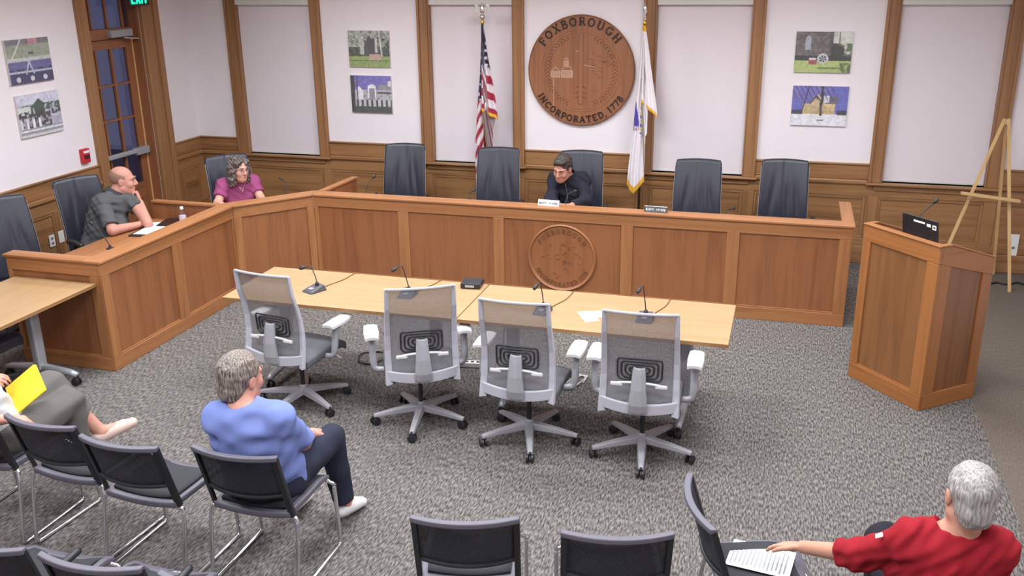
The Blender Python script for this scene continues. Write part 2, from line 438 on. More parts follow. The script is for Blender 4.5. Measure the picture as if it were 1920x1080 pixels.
# right of the frame: ceiling lamps (the room's own light)
def lamp(i, x, y):
    t = empty('ceiling_light', (x, y, CEIL), 0, 'flat white ceiling light panel number %d' % i, 'ceiling light', 'ceiling light panels')
    MB().box(-.62, .62, -.32, -.29, -.03, 0).box(-.62, .62, .29, .32, -.03, 0).box(-.62, -.59, -.29, .29, -.03, 0).box(.59, .62, -.29, .29, -.03, 0).build('frame', WHITEP, t)
    MB().box(-.59, .59, -.29, .29, -.016, -.006).build('diffuser', LAMPM, t)
    l = bpy.data.lights.new('panel_light', 'AREA'); l.shape = 'RECTANGLE'; l.size = 1.16; l.size_y = .56; l.energy = LAMP_W; l.color = (.895, .945, 1.0); l.spread = math.radians(160)
    lo = bpy.data.objects.new('panel_light', l); COL.objects.link(lo); lo.parent = t; lo.location = (0, 0, -.02)
    return t
LAMPM = plain('lamp_diffuser', S(250, 246, 238), .6, emit=(1, .95, .88, 1), estr=2.0)
for i, (x, y) in enumerate(LAMPS):
    side = {-0.2: 'left', 2.2: 'middle', 4.6: 'right'}[x]
    row = {-6.3: 'nearest the rear wall', -4.2: 'above the audience chairs', -2.2: 'above the witness tables', -.3: 'above the dais'}[y]
    t = lamp(i, x, y); t['label'] = 'flat white ceiling light panel %s, %s of its row' % (row, side)

# ---------------------------------------------------------------- wall fixtures
ex = empty('exit_sign', (XL+.03, 1.09, 2.66), 0, 'lit green exit sign mounted over the glazed door', 'exit sign')
MB().box(.02, .055, -.17, .17, 0, .2).build('housing', plain('sign_housing', S(52, 60, 58), .5), ex, bevel=.006)
mb = MB().box(-.03, .02, -.03, .03, .06, .14); mb.build('bracket', WHITEP, ex)
def exit_letters(par):
    def st(n, bars):
        m = MB()
        for a, b in bars: m.beam((.058, a[0], a[1]), (.058, b[0], b[1]), .018, .006, up=(1, 0, 0))
        m.build('letter', GRN, par)
    z0, z1 = .02, .17; zm = (z0+z1)/2
    y = -.135                                  # +y is to the right for someone facing the sign from the room's centre
    st('E', [((y, z0), (y, z1)), ((y, z0+.008), (y+.05, z0+.008)), ((y, zm), (y+.04, zm)), ((y, z1-.008), (y+.05, z1-.008))])
    y = -.06; st('X', [((y, z0), (y+.06, z1)), ((y+.06, z0), (y, z1))])
    y = .035; st('I', [((y, z0), (y, z1))])
    y = .065; st('T', [((y, z1-.008), (y+.07, z1-.008)), ((y+.035, z0), (y+.035, z1))])
exit_letters(ex)

fa = empty('fire_alarm_pull', (XL, -.052, 1.12), 0, 'small red fire alarm pull station on the left wall', 'fire alarm')
MB().box(0, .045, -.055, .055, 0, .15).build('housing', RED, fa, bevel=.008)
MB().box(.045, .056, -.035, .035, .05, .085).build('pull_handle', plain('alarm_dark', S(70, 24, 30), .5), fa, bevel=.003)
MB().box(.045, .049, -.04, .04, .105, .13).build('white_lettering', WHITEP, fa)
def plate(name, loc, M, w, h, label, sockets):
    o = empty(name, loc, 0, label, 'wall plate')
    MB().box(-w/2, w/2, -.008, 0, 0, h).xform(M).build('cover', WHITEP, o, bevel=.003)
    for z in sockets: MB().box(-.014, .014, -.0105, -.008, z-.012, z+.012).xform(M).build('socket', plain('socket_grey', S(120, 118, 116), .5), o)
    return o
RL = Matrix.Rotation(PI/2, 4, 'Z')
plate('outlet_plate', (XL+.018, -.70, .39), RL, .075, .12, 'white duplex outlet plate behind the dais, nearer the corner of the frame', (.035, .085))
plate('outlet_plate', (XL+.018, -.57, .40), RL, .075, .12, 'plain white wall plate just right of the duplex outlet', ())
plate('access_plate', (6.62, YB-.018, .15), Matrix.Identity(4), .085, .26, 'tall white wall plate low on the panelling by the easel', (.12,))
# ================================================================ LETTERS (serif strokes)
def letter_bars(ch):
    """strokes in a unit-high cell: (x0,y0,x1,y1,width) bars or ('o',cx,cy,rx,ry,a0,a1) arcs; second value = advance"""
    T, t = .17, .09; B = []
    def v(x, y0=0, y1=1, w=T): B.append((x, y0, x, y1, w))
    def h(y, x0, x1, w=t): B.append((x0, y, x1, y, w))
    def srf(x, y): B.append((x-.14, y+(.035 if y < .5 else -.035), x+.14, y+(.035 if y < .5 else -.035), .07))
    def a(cx, cy, rx, ry, a0, a1, w=.14): B.append(('o', cx, cy, rx, ry, math.radians(a0), math.radians(a1), w))
    W = .8
    if ch == 'F': v(.2); h(.955, .2, .72); h(.52, .2, .58); srf(.2, 0); v(.70, .76, 1, .07); v(.58, .4, .64, .06); W = .8
    elif ch == 'E': v(.2); h(.955, .2, .72); h(.52, .2, .58); h(.045, .2, .75); v(.70, .76, 1, .07); v(.73, 0, .24, .07); W = .85
    elif ch == 'O': a(.46, .5, .36, .44, 0, 360); W = .95
    elif ch == 'C': a(.48, .5, .36, .44, 40, 320); v(.76, .72, .98, .07); W = .88
    elif ch == 'G': a(.48, .5, .36, .44, 45, 330); v(.76, .05, .45, .15); v(.76, .74, .98, .07); h(.45, .6, .92, .07); W = .98
    elif ch == 'D': v(.2); a(.3, .5, .5, .455, -90, 90, .15); h(.955, .06, .34, .08); h(.045, .06, .34, .08); W = .92
    elif ch == 'B': v(.2); a(.4, .75, .26, .21, -90, 90, .12); a(.42, .27, .3, .235, -90, 90, .13); h(.955, .06, .44, .08); h(.045, .06, .46, .08); h(.52, .2, .44, .08); W = .82
    elif ch == 'R': v(.2); a(.42, .73, .26, .225, -90, 90, .12); h(.955, .06, .46, .08); h(.505, .2, .46, .08); B.append((.42, .5, .8, .02, .15)); srf(.2, 0); W = .88
    elif ch == 'P': v(.2); a(.42, .71, .28, .245, -90, 90, .13); h(.955, .06, .46, .08); h(.465, .2, .46, .08); srf(.2, 0); W = .78
    elif ch == 'X': B.append((.14, 1, .74, 0, T)); B.append((.14, 0, .74, 1, t)); srf(.14, 0); srf(.74, 0); srf(.14, 1); srf(.74, 1); W = .9
    elif ch == 'U': v(.18, .3, 1); v(.74, .3, 1, .11); a(.46, .32, .28, .28, 180, 360, .13); srf(.18, 1); srf(.74, 1); W = .94
    elif ch == 'H': v(.2); v(.76); h(.52, .2, .76); srf(.2, 0); srf(.2, 1); srf(.76, 0); srf(.76, 1); W = .98
    elif ch == 'I': v(.2); srf(.2, 0); srf(.2, 1); W = .42
    elif ch == 'N': v(.18, 0, 1, .1); v(.78, 0, 1, .1); B.append((.16, 1, .78, 0, T)); srf(.18, 0); srf(.78, 1); W = .98
    elif ch == 'A': B.append((.46, 1, .1, 0, .09)); B.append((.42, 1, .8, 0, T)); h(.34, .2, .66); srf(.1, 0); srf(.8, 0); W = .92
    elif ch == 'T': v(.44); h(.955, .08, .8); v(.10, .74, 1, .07); v(.78, .74, 1, .07); srf(.44, 0); W = .88
    elif ch == ',': B.append((.14, .08, .06, -.14, .12)); W = .3
    elif ch == '1': v(.25); srf(.25, 0); B.append((.25, .96, .08, .84, .09)); W = .5
    elif ch == '7': h(.94, .08, .66, .11); B.append((.64, .95, .3, 0, .13)); v(.1, .76, .96, .07); W = .7
    elif ch == '8': a(.38, .74, .22, .2, 0, 360, .12); a(.38, .26, .27, .24, 0, 360, .13); W = .76
    elif ch == ' ': W = .4
    return B, W
def letter_mesh(ch, hgt, depth):
    """letter standing in local xz, centred on x, base at z=0, depth towards -y"""
    B, W = letter_bars(ch); mb = MB(); k = 0
    for b in B:
        k += 1; d = depth*(1+.04*k)
        if b[0] == 'o':
            _, cx, cy, rx, ry, a0, a1, wd = b; n = max(6, int(abs(a1-a0)/PI*9)); full = abs(a1-a0) > 6.2
            P = []
            for i in range(n+1):
                an = a0+(a1-a0)*i/n; P.append((math.cos(an), math.sin(an)))
            for (c0, s0), (c1, s1) in zip(P[:-1], P[1:]):
                q = [(cx+(rx-wd/2)*c0, cy+(ry-wd/2)*s0), (cx+(rx+wd/2)*c0, cy+(ry+wd/2)*s0), (cx+(rx+wd/2)*c1, cy+(ry+wd/2)*s1), (cx+(rx-wd/2)*c1, cy+(ry-wd/2)*s1)]
                v = [((u-W/2)*hgt, 0, w_*hgt) for u, w_ in q]+[((u-W/2)*hgt, -d, w_*hgt) for u, w_ in q]
                mb.add(v, [(3,2,1,0),(4,5,6,7),(0,1,5,4),(1,2,6,5),(2,3,7,6),(3,0,4,7)])
        else:
            x0, y0, x1, y1, wd = b; dx, dy = x1-x0, y1-y0; L = math.hypot(dx, dy); nx, ny = -dy/L*wd/2, dx/L*wd/2
            q = [(x0+nx, y0+ny), (x0-nx, y0-ny), (x1-nx, y1-ny), (x1+nx, y1+ny)]
            v = [((u-W/2)*hgt, 0, w_*hgt) for u, w_ in q]+[((u-W/2)*hgt, -d, w_*hgt) for u, w_ in q]
            mb.add(v, [(3,2,1,0),(4,5,6,7),(0,1,5,4),(1,2,6,5),(2,3,7,6),(3,0,4,7)])
    return mb, W*hgt
def ring_text(par, txt, R, hgt, depth, a0, a1, m, y, outside=True):
    """letters around a disc facing -y; angles in degrees, counter-clockwise seen from the room; top text reads clockwise"""
    ws = [letter_bars(c)[1] for c in txt]; tot = sum(ws)
    acc = 0
    for c, w_ in zip(txt, ws):
        f = (acc+w_/2)/tot; acc += w_
        if c == ' ': continue
        an = math.radians(a0+(a1-a0)*f)
        mb, _ = letter_mesh(c, hgt, depth)
        if outside:   # baseline towards the centre
            M = Matrix.Translation((math.cos(an)*R, y, math.sin(an)*R))@Matrix.Rotation(-(an-PI/2), 4, 'Y')
        else:         # baseline towards the rim
            M = Matrix.Translation((math.cos(an)*R, y, math.sin(an)*R))@Matrix.Rotation(-(an+PI/2), 4, 'Y')
        mb.xform(M).build('letter', m, par)
def ring(par, name, R, r, y, m, n=64, sy=1.0):
    MB().tube([(R*math.cos(2*PI*i/n), y, R*math.sin(2*PI*i/n)) for i in range(n)], r, 6, closed=True).build(name, m, par, smooth=True)

# ---------------------------------------------------------------- the round seal on the back wall
sl = empty('wall_seal', (2.138, YB, 1.943), 0, 'large round carved wooden town seal hung high on the back wall', 'seal')
R = .583
MB().lathe([(R-.012, 0), (R, .008), (R, .035), (R-.01, .042)], n=72, axis=(0, -1, 0)).build('disc', SEALW[2], sl)
ring(sl, 'rim', R-.002, .008, -.036, GROOVE, 72)
ring_text(sl, 'FOXBOROUGH', .475, .088, .012, 149, 36, DARKTXT, -.042)
ring_text(sl, 'INCORPORATED, 1778', .552, .07, .012, 209, 330, DARKTXT, -.042, outside=False)
for rr in (.435, .405): ring(sl, 'carved_ring', rr, .004, -.0415, SEALW[0], 64)
# wreath strokes on both sides, centre post, houses
mb = MB()
for s in (-1, 1):
    for k in range(22):
        a = math.radians(90+s*(22+k*6.3)); p = (math.cos(a)*.37, -.0425, math.sin(a)*.37)
        for dr in (-.028, .028):
            a2 = a+s*.085; q = (math.cos(a2)*(.37+dr), -.044, math.sin(a2)*(.37+dr)); mb.tube([p, q], [.0045, .002], 5)
mb.build('carved_wreath', GROOVE, sl, smooth=True)['kind'] = 'stuff'
MB().box(-.022, .022, -.050, -.040, -.36, .40).build('carved_post', SEALW[2], sl, bevel=.006)
mb = MB()
for x in (-.034, .034): mb.box(x-.0025, x+.0025, -.044, -.040, -.35, .39)
for z in (-.18, -.24, -.29): mb.tube([(-.06, -.043, z), (0, -.046, z+.03), (.06, -.043, z)], .004, 5)
mb.build('carved_lines', GROOVE, sl)['kind'] = 'stuff'
def house(x, z, w, h, gable):
    g = MB(); t = .0035
    def ln(a, b): g.beam((x+a[0]*w, -.0435, z+a[1]*h), (x+b[0]*w, -.0435, z+b[1]*h), t*2, .004, up=(0, 1, 0))
    ln((0, 0), (1, 0)); ln((0, 0), (0, .6)); ln((1, 0), (1, .6)); ln((0, .6), (1, .6))
    if gable: ln((0, .6), (.5, 1.1)); ln((1, .6), (.5, 1.1))
    else: ln((.1, .6), (.2, .95)); ln((.9, .6), (.8, .95)); ln((.2, .95), (.8, .95))
    MB().box(x+.004, x+w-.004, -.0432, -.0415, z+.003, z+h*.6-.003).build('carved_house_wall', plain('pale_wall_%d' % int(1000+x*100), S(176, 134, 112), .6), sl)
    for i in range(0): g.box(x+w*(.18+.27*i)-.006, x+w*(.18+.27*i)+.006, -.0455, -.0415, z+h*.2, z+h*.42)
    g.build('carved_house', PALEWD, sl)
house(-.33, -.07, .10, .10, True); house(-.215, -.07, .125, .12, False); house(-.19, .055, .055, .075, True)
mb = MB(); mb.box(-.304, -.299, -.045, -.041, -.40, -.075); mb.beam((.03, -.043, .065), (.14, -.043, .045), .006, .004, up=(0, 1, 0)); mb.beam((-.06, -.043, .2), (.0, -.043, .225), .006, .004, up=(0, 1, 0))
mb.build('pale_chisel_line', PALEWD, sl)['kind'] = 'stuff'
mb = MB()
for k in range(26):
    rnd = random.Random(k); x = rnd.uniform(.05, .33); z = rnd.uniform(-.25, .2)
    mb.beam((x, -.043, z), (x+rnd.uniform(.02, .07), -.043, z+rnd.uniform(-.03, .03)), .005, .004, up=(0, 1, 0))
mb.build('carved_landscape', GROOVE, sl)['kind'] = 'stuff'

# ---------------------------------------------------------------- canvas prints (flat pictures)
def paint(w, h, fn, seed):
    rng = np.random.default_rng(seed)
    Y, X = np.mgrid[0:h, 0:w]; U = X/(w-1); V = Y/(h-1)     # V = 0 bottom
    im = np.zeros((h, w, 3)); n1 = rng.random((h, w)); n2 = rng.random((h//6+3, w//6+3)); yy = np.arange(h)/6.0; xx = np.arange(w)/6.0
    a, b = yy.astype(int), xx.astype(int); fy = (yy-a)[:, None]; fx = (xx-b)[None, :]
    n2 = (n2[a][:, b]*(1-fy)*(1-fx)+n2[a+1][:, b]*fy*(1-fx)+n2[a][:, b+1]*(1-fy)*fx+n2[a+1][:, b+1]*fy*fx)*.75+n1*.25
    fn(im, U, V, n1, n2, rng)
    im = im*(.62+.5*n2+.28*rng.random((h, w)))[:, :, None]; g = im.mean(2, keepdims=True); im = im*.78+g*.22
    im = (im+np.roll(im, 1, 0)*.7+np.roll(im, 1, 1)*.4)/2.1
    return np.clip(im*.86+.045, 0, 1)
def put(im, mask, col, amt=1.0):
    c = np.array([lin(v) for v in col]); im[mask] = im[mask]*(1-amt)+c*amt
def canvas(loc, rz, w, h, fn, seed, label):
    t = empty('canvas_print', loc, rz, label, 'picture', 'canvas photographs on the walls')
    MB().box(-w/2, w/2, -.022, 0, 0, h).build('canvas_edge', plain('canvas_edge_%d' % seed, S(206, 200, 198), .7), t, bevel=.002)
    nx, ny = 150, 120
    im = paint(nx, ny, fn, seed)
    xs = np.linspace(-w/2+.002, w/2-.002, nx); zs = np.linspace(.002, h-.002, ny)
    vs_ = [(xx, -.0226, zz) for zz in zs for xx in xs]
    fs_ = [(j*nx+i, j*nx+i+1, (j+1)*nx+i+1, (j+1)*nx+i) for j in range(ny-1) for i in range(nx-1)]
    me = bpy.data.meshes.new('picture_face'); me.from_pydata(vs_, [], fs_); me.update()
    at = me.color_attributes.new('Col', 'FLOAT_COLOR', 'POINT')
    at.data.foreach_set('color', np.concatenate([im.reshape(-1, 3), np.ones((nx*ny, 1))], 1).astype(np.float32).ravel())
    link('picture_face', me, PRINT, t)
def p_trees(im, U, V, n1, n2, rng):
    put(im, V > -1, (92, 92, 84)); put(im, (V > .55) & (n2 > .5), (150, 158, 138)); put(im, (V > .3) & (n2 < .35), (58, 58, 56)); put(im, (V > .8) & (n1 > .5), (196, 202, 190), .8)
    put(im, (V > .55) & (U < .28) & (n1 > .35), (200, 206, 196), .7); put(im, (abs(U-.52) < .12) & (V > .3) & (V < .88-abs(U-.52)*2), (88, 84, 88)); put(im, (abs(U-.33) < .05) & (V > .35) & (V < .85), (206, 206, 200), .8)
    put(im, (abs(U-.68) < .03) & (V > .4) & (V < .8), (206, 196, 196)); put(im, (abs(U-.83-V*(-.07)) < .018) & (V > .22), (206, 208, 204)); put(im, V < .3, (136, 160, 84)); put(im, (V < .3) & (n1 > .5), (170, 196, 100), .7)
    put(im, (U > .5) & (U < .78) & (V > .19) & (V < .36), (204, 160, 142)); put(im, (V > .16) & (V < .19) & (n1 > .4), (74, 84, 56))
def p_white(im, U, V, n1, n2, rng):
    put(im, V > -1, (104, 92, 186)); put(im, (n1 > .6) & (V > .6), (128, 116, 204)); put(im, (V < .62), (190, 190, 196)); put(im, (V < .6) & (n2 > .6), (116, 116, 124)); put(im, (U > .68) & (V > .62) & (V < .76), (150, 148, 150))
    put(im, (U > .66) & (V > .52) & (V < .57), (80, 80, 88)); put(im, (U > .42) & (U < .62) & (V > .4) & (V < .78-abs(U-.52)*.6), (236, 236, 238)); put(im, (U > .45) & (U < .59) & (V > .38) & (V < .66), (138, 140, 156)); put(im, (U > .15) & (U < .3) & (V < .72-abs(U-.2)*1.3) & (V > .25), (232, 232, 236))
    put(im, (V < .35), (196, 196, 200)); put(im, (V < .35) & (np.sin(U*52) > .1), (76, 76, 80)); put(im, V < .17, (92, 92, 90)); put(im, (V < .17) & (n1 > .55), (60, 60, 60)); put(im, (U < .1), (66, 64, 66)); put(im, (abs(U-.16) < .012) & (V > .3), (60, 56, 70)); put(im, (U > .92) & (V > .72) & (V < .86), (226, 226, 230))
def p_cannon(im, U, V, n1, n2, rng):
    put(im, V > -1, (104, 98, 96)); put(im, (n2 > .55), (122, 112, 108)); put(im, (U > .78) & (V > .45), (214, 218, 206)); put(im, (U > .78) & (V > .3) & (V < .72) & (n2 > .45), (96, 118, 80)); put(im, (U > .63) & (U < .86) & (V > .35) & (V < 1.25-U*.75), (72, 70, 68)); put(im, (U > .66) & (U < .76) & (V > .72), (210, 210, 200))
    put(im, (abs(U-.22) < .05) & (V > .55) & (V < .92-abs(U-.22)*1.5), (168, 172, 190)); put(im, (V < .42) & (V > .28), (66, 66, 68)); put(im, V < .29, (186, 206, 110)); put(im, (V < .29) & (n1 > .6), (160, 184, 92)); put(im, (V < .24) & (U > .8) & (n2 > .4), (96, 116, 66))
    r = np.hypot((U-.5)*1.25, V-.34); put(im, (r < .125), (70, 66, 68)); put(im, (r < .125) & (r > .085), (206, 204, 206)); put(im, (r < .08) & (np.sin(np.arctan2(V-.34, (U-.5)*1.25)*6) > .3), (200, 198, 200)); put(im, (abs(U-.32) < .07) & (abs(V-.25) < .055), (172, 74, 84)); put(im, (abs(U-.32) < .06) & (abs(V-.33) < .025), (226, 222, 222))
    put(im, (abs(U-.62) < .2) & (abs(V-.11) < .02), (120, 130, 80))
def p_snow(im, U, V, n1, n2, rng):
    put(im, V > -1, (92, 96, 196)); put(im, (V > .6) & (n1 > .55) & (U < .7), (120, 104, 186)); put(im, (V < .3), (232, 228, 238)); put(im, (V < .3) & (n1 > .8), (212, 210, 226)); put(im, (V > .28) & (V < .4) & ((U < .2) | (U > .82)), (70, 64, 84)); put(im, (U > .2) & (U < .78) & (V > .29) & (V < .56), (220, 190, 122))
    put(im, (abs(U-.47) < .13) & (V > .3) & (V < .8-abs(U-.47)*1.8), (208, 180, 126)); put(im, (abs(U-.44) < .12) & (V > .72-abs(U-.44)*1.6) & (V < .78-abs(U-.44)*1.6), (84, 76, 86)); put(im, (abs(U-.72) < .1) & (V > .56) & (V < .74), (110, 104, 116)); put(im, (abs(U-.62) < .05) & (V > .58) & (V < .76), (206, 204, 214))
    put(im, (abs(U-.54+V*.03-(V > .6)*.02) < .022) & (V > .25), (58, 48, 54)); put(im, (abs(U-.18-(V-.3)*.16) < .012) & (V > .3), (66, 54, 84)); put(im, (V > .65) & (np.sin(U*70+V*30) > .82) & (U < .75), (72, 60, 98)); put(im, (n1 > .72) & (U > .2) & (U < .78) & (V > .3) & (V < .5), (150, 112, 70)); put(im, (abs(U-.53) < .06) & (abs(V-.14) < .015), (120, 120, 140))
def p_field(im, U, V, n1, n2, rng):
    put(im, V > -1, (92, 88, 150)); put(im, V > .56, (150, 160, 136)); put(im, (V > .56) & (n1 > .6), (162, 170, 146)); put(im, V > .88, (128, 120, 132)); put(im, (V > .88) & (abs(U-.62) < .1), (206, 130, 150)); put(im, (V > .5) & (V < .58), (196, 194, 196)); put(im, (abs(U-.12-(V-.6)*.6) < .018) & (V > .56), (214, 214, 212)); put(im, (abs(U-.55) < .06) & (V > .64) & (V < .70), (90, 92, 90))
    put(im, (V < .5) & (n1 > .6), (112, 108, 172)); put(im, (V < .34) & (V > .2) & (n2 > .5), (58, 54, 98)); put(im, (V < .28) & (V > .24), (190, 188, 208)); put(im, (V < .24), (64, 58, 106)); put(im, (abs(abs(U-.47)-(.5-V)*.3) < .014) & (V < .5) & (V > .2), (196, 194, 214))
    for c in (.18, .5, .8): put(im, (np.hypot((U-c)*1.25, V-.1) < .06), (212, 210, 222))
def p_parade(im, U, V, n1, n2, rng):
    put(im, V > -1, (206, 204, 228)); put(im, (V < .75) & (n2 > .35) & (V > .45), (74, 92, 76)); put(im, (abs(U-.5) < .12) & (V > .5) & (V < .88-abs(U-.5)), (70, 86, 74)); put(im, (U < .3) & (V > .52) & (V < .72) & (n1 > .2), (222, 226, 224)); put(im, V < .42, (176, 172, 192)); put(im, (V > .2) & (V < .62-abs(U-.35)*.1) & (n2 > .42) & (U < .75), (62, 60, 60))
    put(im, (V > .3) & (V < .6) & (U > .6) & (V > .2+.32*U) & (n2 > .35), (70, 72, 74)); put(im, (np.sin(U*44) > .3) & (V > .18) & (V < .42) & (U < .55), (228, 226, 232)); put(im, V < .2, (150, 148, 160)); put(im, (V < .16) & (V > .12), (226, 224, 230)); put(im, (V < .06), (206, 204, 210))
canvas((-.348, YB, 1.938), 0, .512, .41, p_trees, 1, 'canvas photo of trees and lawn, upper of two left of the striped flag')
canvas((-.352, YB, 1.415), 0, .512, .43, p_white, 2, 'canvas photo of white buildings under violet sky, lower of two left of the striped flag')
canvas((4.615, YB, 1.968), 0, .545, .403, p_cannon, 3, 'canvas photo of a wheeled cannon on grass, upper of two right of the seal')
canvas((4.625, YB, 1.432), 0, .545, .405, p_snow, 4, 'canvas photo of a yellow building in snow, lower of two right of the seal')
canvas((XL, -.585, 2.008), PI/2, .56, .415, p_field, 5, 'canvas photo of a green sports field with purple stands, upper on left wall')
canvas((XL, -.568, 1.503), PI/2, .56, .405, p_parade, 6, 'canvas photo of a street parade, lower on left wall')
# ================================================================ DAIS
HT, HP, HB = .917, .791, .1135
Q2, Q1, Q0, QR = Vector((-.648, -2.46)), Vector((-.64, -.62)), Vector((-.118, 0)), Vector((4.935, 0))
dais = empty('council_dais', (2.0, 0, 0), 0, 'long oak dais of framed panels bending round the left side of the room', 'dais')
DM = Matrix.Translation((-2.0, 0, 0))
def seg(A, B, panels, ax, capd=.15, cap0=0.0, cap1=0.0, o0=0.0, o1=0.0, c0=None, c1=None):
    t = (B-A).normalized(); L = (B-A).length
    M = DM@Matrix(((t.x, -t.y, 0, A.x), (t.y, t.x, 0, A.y), (0, 0, 1, 0), (0, 0, 0, 1)))
    def pc(name, x0, x1, y0, y1, z0, z1, m, bev=.004):
        return MB().box(x0, x1, y0, y1, z0, z1).xform(M).build(name, m, dais, bevel=bev)
    pc('top_rail', o0, L-o1, 0, .035, HP, HT-.022, RAIL[ax]); pc('base_rail', o0, L-o1, 0, .035, 0, HB, RAIL[ax])
    ed = [o0]+[e for p in panels for e in p]+[L-o1]
    for a, b in zip(ed[0::2], ed[1::2]):
        if b-a > .01: pc('stile', a, b, .0005, .035, HB, HP, RAIL[2])
    for a, b in panels:
        pc('panel', a, b, .015, .034, HB, HP, PANEL[2], 0)
        for z0, z1 in ((HB, HB+.014),): pc('panel_bead', a, b, .006, .015, z0, z1, RAIL[ax], .003)
    # cap board with mitred ends (cap0, cap1 = shift of the inner corners)
    xa = lambda y: (c0 if c0 is not None else (-.016 if cap0 == 0 else -cap0*y)); xb = lambda y: (c1 if c1 is not None else (L+.016 if cap1 == 0 else L+cap1*y))
    poly = [(xa(-.016), -.016), (xb(-.016), -.016), (xb(capd), capd), (xa(capd), capd)]
    MB().prism(poly, HT-.022, HT, M).build('cap_board', RAIL[ax], dais, bevel=.005)
    return M
seg(Q0, QR, [(X0+.118, X1+.118) for X0, X1 in ((-.0756, .7728), (.8851, 1.7402), (1.8454, 2.9591), (3.0683, 3.896), (4.0063, 4.835))], 0, .15, .465, 0)
seg(Q1, Q0, [(.08, .735)], 1, .15, .362, .465)
seg(Q2, Q1, [(.09, .885), (1.02, 1.812)], 1, .15, 0, .362)
seg(Vector((-1.535, -2.46)), Q2, [(.04, .77)], 0, .11, o1=.0355, c1=.888-.151)
seg(QR, Vector((4.935, .86)), [(.10, .76)], 1, .09, o0=.0355, c0=.151)
def poly_part(name, pts, z0, z1, m, bev=.004): MB().prism(pts, z0, z1, DM).build(name, m, dais, bevel=bev)
poly_part('worktop', [(-.09, .04), (4.89, .04), (4.89, .86), (-.05, .86)], .71, .737, RAIL[0])
poly_part('worktop', [(-.69, -2.42), (-.68, -.62), (-1.53, -.60), (-1.53, -2.42)], .71, .737, RAIL[1])
poly_part('worktop', [(-.67, -.58), (-.15, .03), (-.10, .84), (-.74, .48), (-1.25, -.14), (-1.50, -.57)], .71, .737, RAIL[1])
def divider(a, b):
    a = Vector(a); b = Vector(b)
    MB().beam((a.x, a.y, .45), (b.x, b.y, .45), .035, .89).xform(DM).build('divider_panel', PANEL[2], dais, bevel=.003)
    MB().beam((a.x, a.y, .904), (b.x, b.y, .904), .075, .022).xform(DM).build('divider_cap', RAIL[0], dais, bevel=.004)
divider((-.112, .165), (-.07, .86)); divider((-.80, -.598), (-1.535, -.585))
# carved emblem on the wide middle panel
em = empty('dais_emblem', (2.408-2.0, .012, .443)); em.parent = dais
em['label'] = 'round carved emblem, same wood as the panel'
RE = .325
EMB = wood('emblem_carving', S(122, 76, 47), S(96, 56, 34), 2)
MB().lathe([(RE, 0), (RE, .016), (RE-.014, .022), (RE-.026, .016), (RE-.03, .012)], n=64, axis=(0, -1, 0)).build('disc', PANEL[2], em)
ring(em, 'rim', RE-.012, .006, -.02, RAIL[2], 64)
ring_text(em, 'FOXBOROUGH', .235, .042, .006, 150, 30, EMB, -.011)
ring_text(em, 'INCORPORATED 1778', .278, .038, .006, 205, 335, EMB, -.011, outside=False)
mb = MB()
for k in range(40):
    rnd = random.Random(k+77); a = rnd.uniform(0, 6.28); r = rnd.uniform(.02, .19); x, z = r*math.cos(a), r*math.sin(a)
    mb.beam((x, -.012, z), (x+rnd.uniform(-.04, .04), -.012, z+rnd.uniform(-.03, .03)), .005, .005, up=(0, 1, 0))
mb.build('carved_lines', EMB, em)['kind'] = 'stuff'

# ================================================================ TABLES
def table(name, loc, rz, label, casters):
    """72 x 30 inch training table: length along local x, legs are T posts on castors"""
    t = empty(name, loc, rz, label, 'table', 'maple training tables')
    MB().box(-.914, .914, -.381, .381, .709, .737).build('tabletop', MAPLE[0], t, bevel=.004)
    MB().box(-.915, .915, -.3825, -.381, .711, .735).box(-.915, .915, .381, .3825, .711, .735).build('edge_band', wood('edge_band_wood', S(150, 112, 72), S(134, 96, 58), 0), t)
    for s in (-1, 1):
        x = s*.62
        lg = MB().prism([(-.045, -.03), (.045, -.03), (.045, .03), (-.045, .03)], .10, .70, Matrix.Translation((x, 0, 0))).build('leg', STEEL, t, bevel=.015)
        MB().box(x-.03, x+.03, -.26, .26, .685, .709).build('top_bracket', STEEL, lg, bevel=.005)
        MB().tube([(x, -.33, .085), (x, -.28, .10), (x, 0, .125), (x, .28, .10), (x, .33, .085)], [.022, .026, .034, .026, .022], 10).build('foot', STEEL, t, smooth=True)
        for sy in (-1, 1):
            y = sy*.315
            c = MB().lathe([(.012, .05), (.018, .055), (.018, .085)], (x, y, 0), 10).build('caster_stem', BLACKP, t)
            w_ = MB()
            for q in (-.016, .016): w_.lathe([(.02, -.009), (.032, -.006), (.032, .006), (.02, .009)], (x+q, y, .032), 14, axis=(1, 0, 0))
            w_.build('caster_wheel', BLACKP, c)
    MB().box(-.62, .62, -.012, .012, .60, .66).build('stretcher', STEEL, t, bevel=.004)
    return t
TYC = (-2.4934-1.7319)/2
table('training_table', (.424+.911, TYC, 0), 0, 'maple table left of the middle seam, two microphones on it', True)
table('training_table', (2.2525+.918, TYC, 0), 0, 'maple table right of the middle seam, nearest the lectern', True)
table('training_table', (-1.09, -2.462-.914, 0), -PI/2, 'maple table set end-on against the left end of the dais', True)

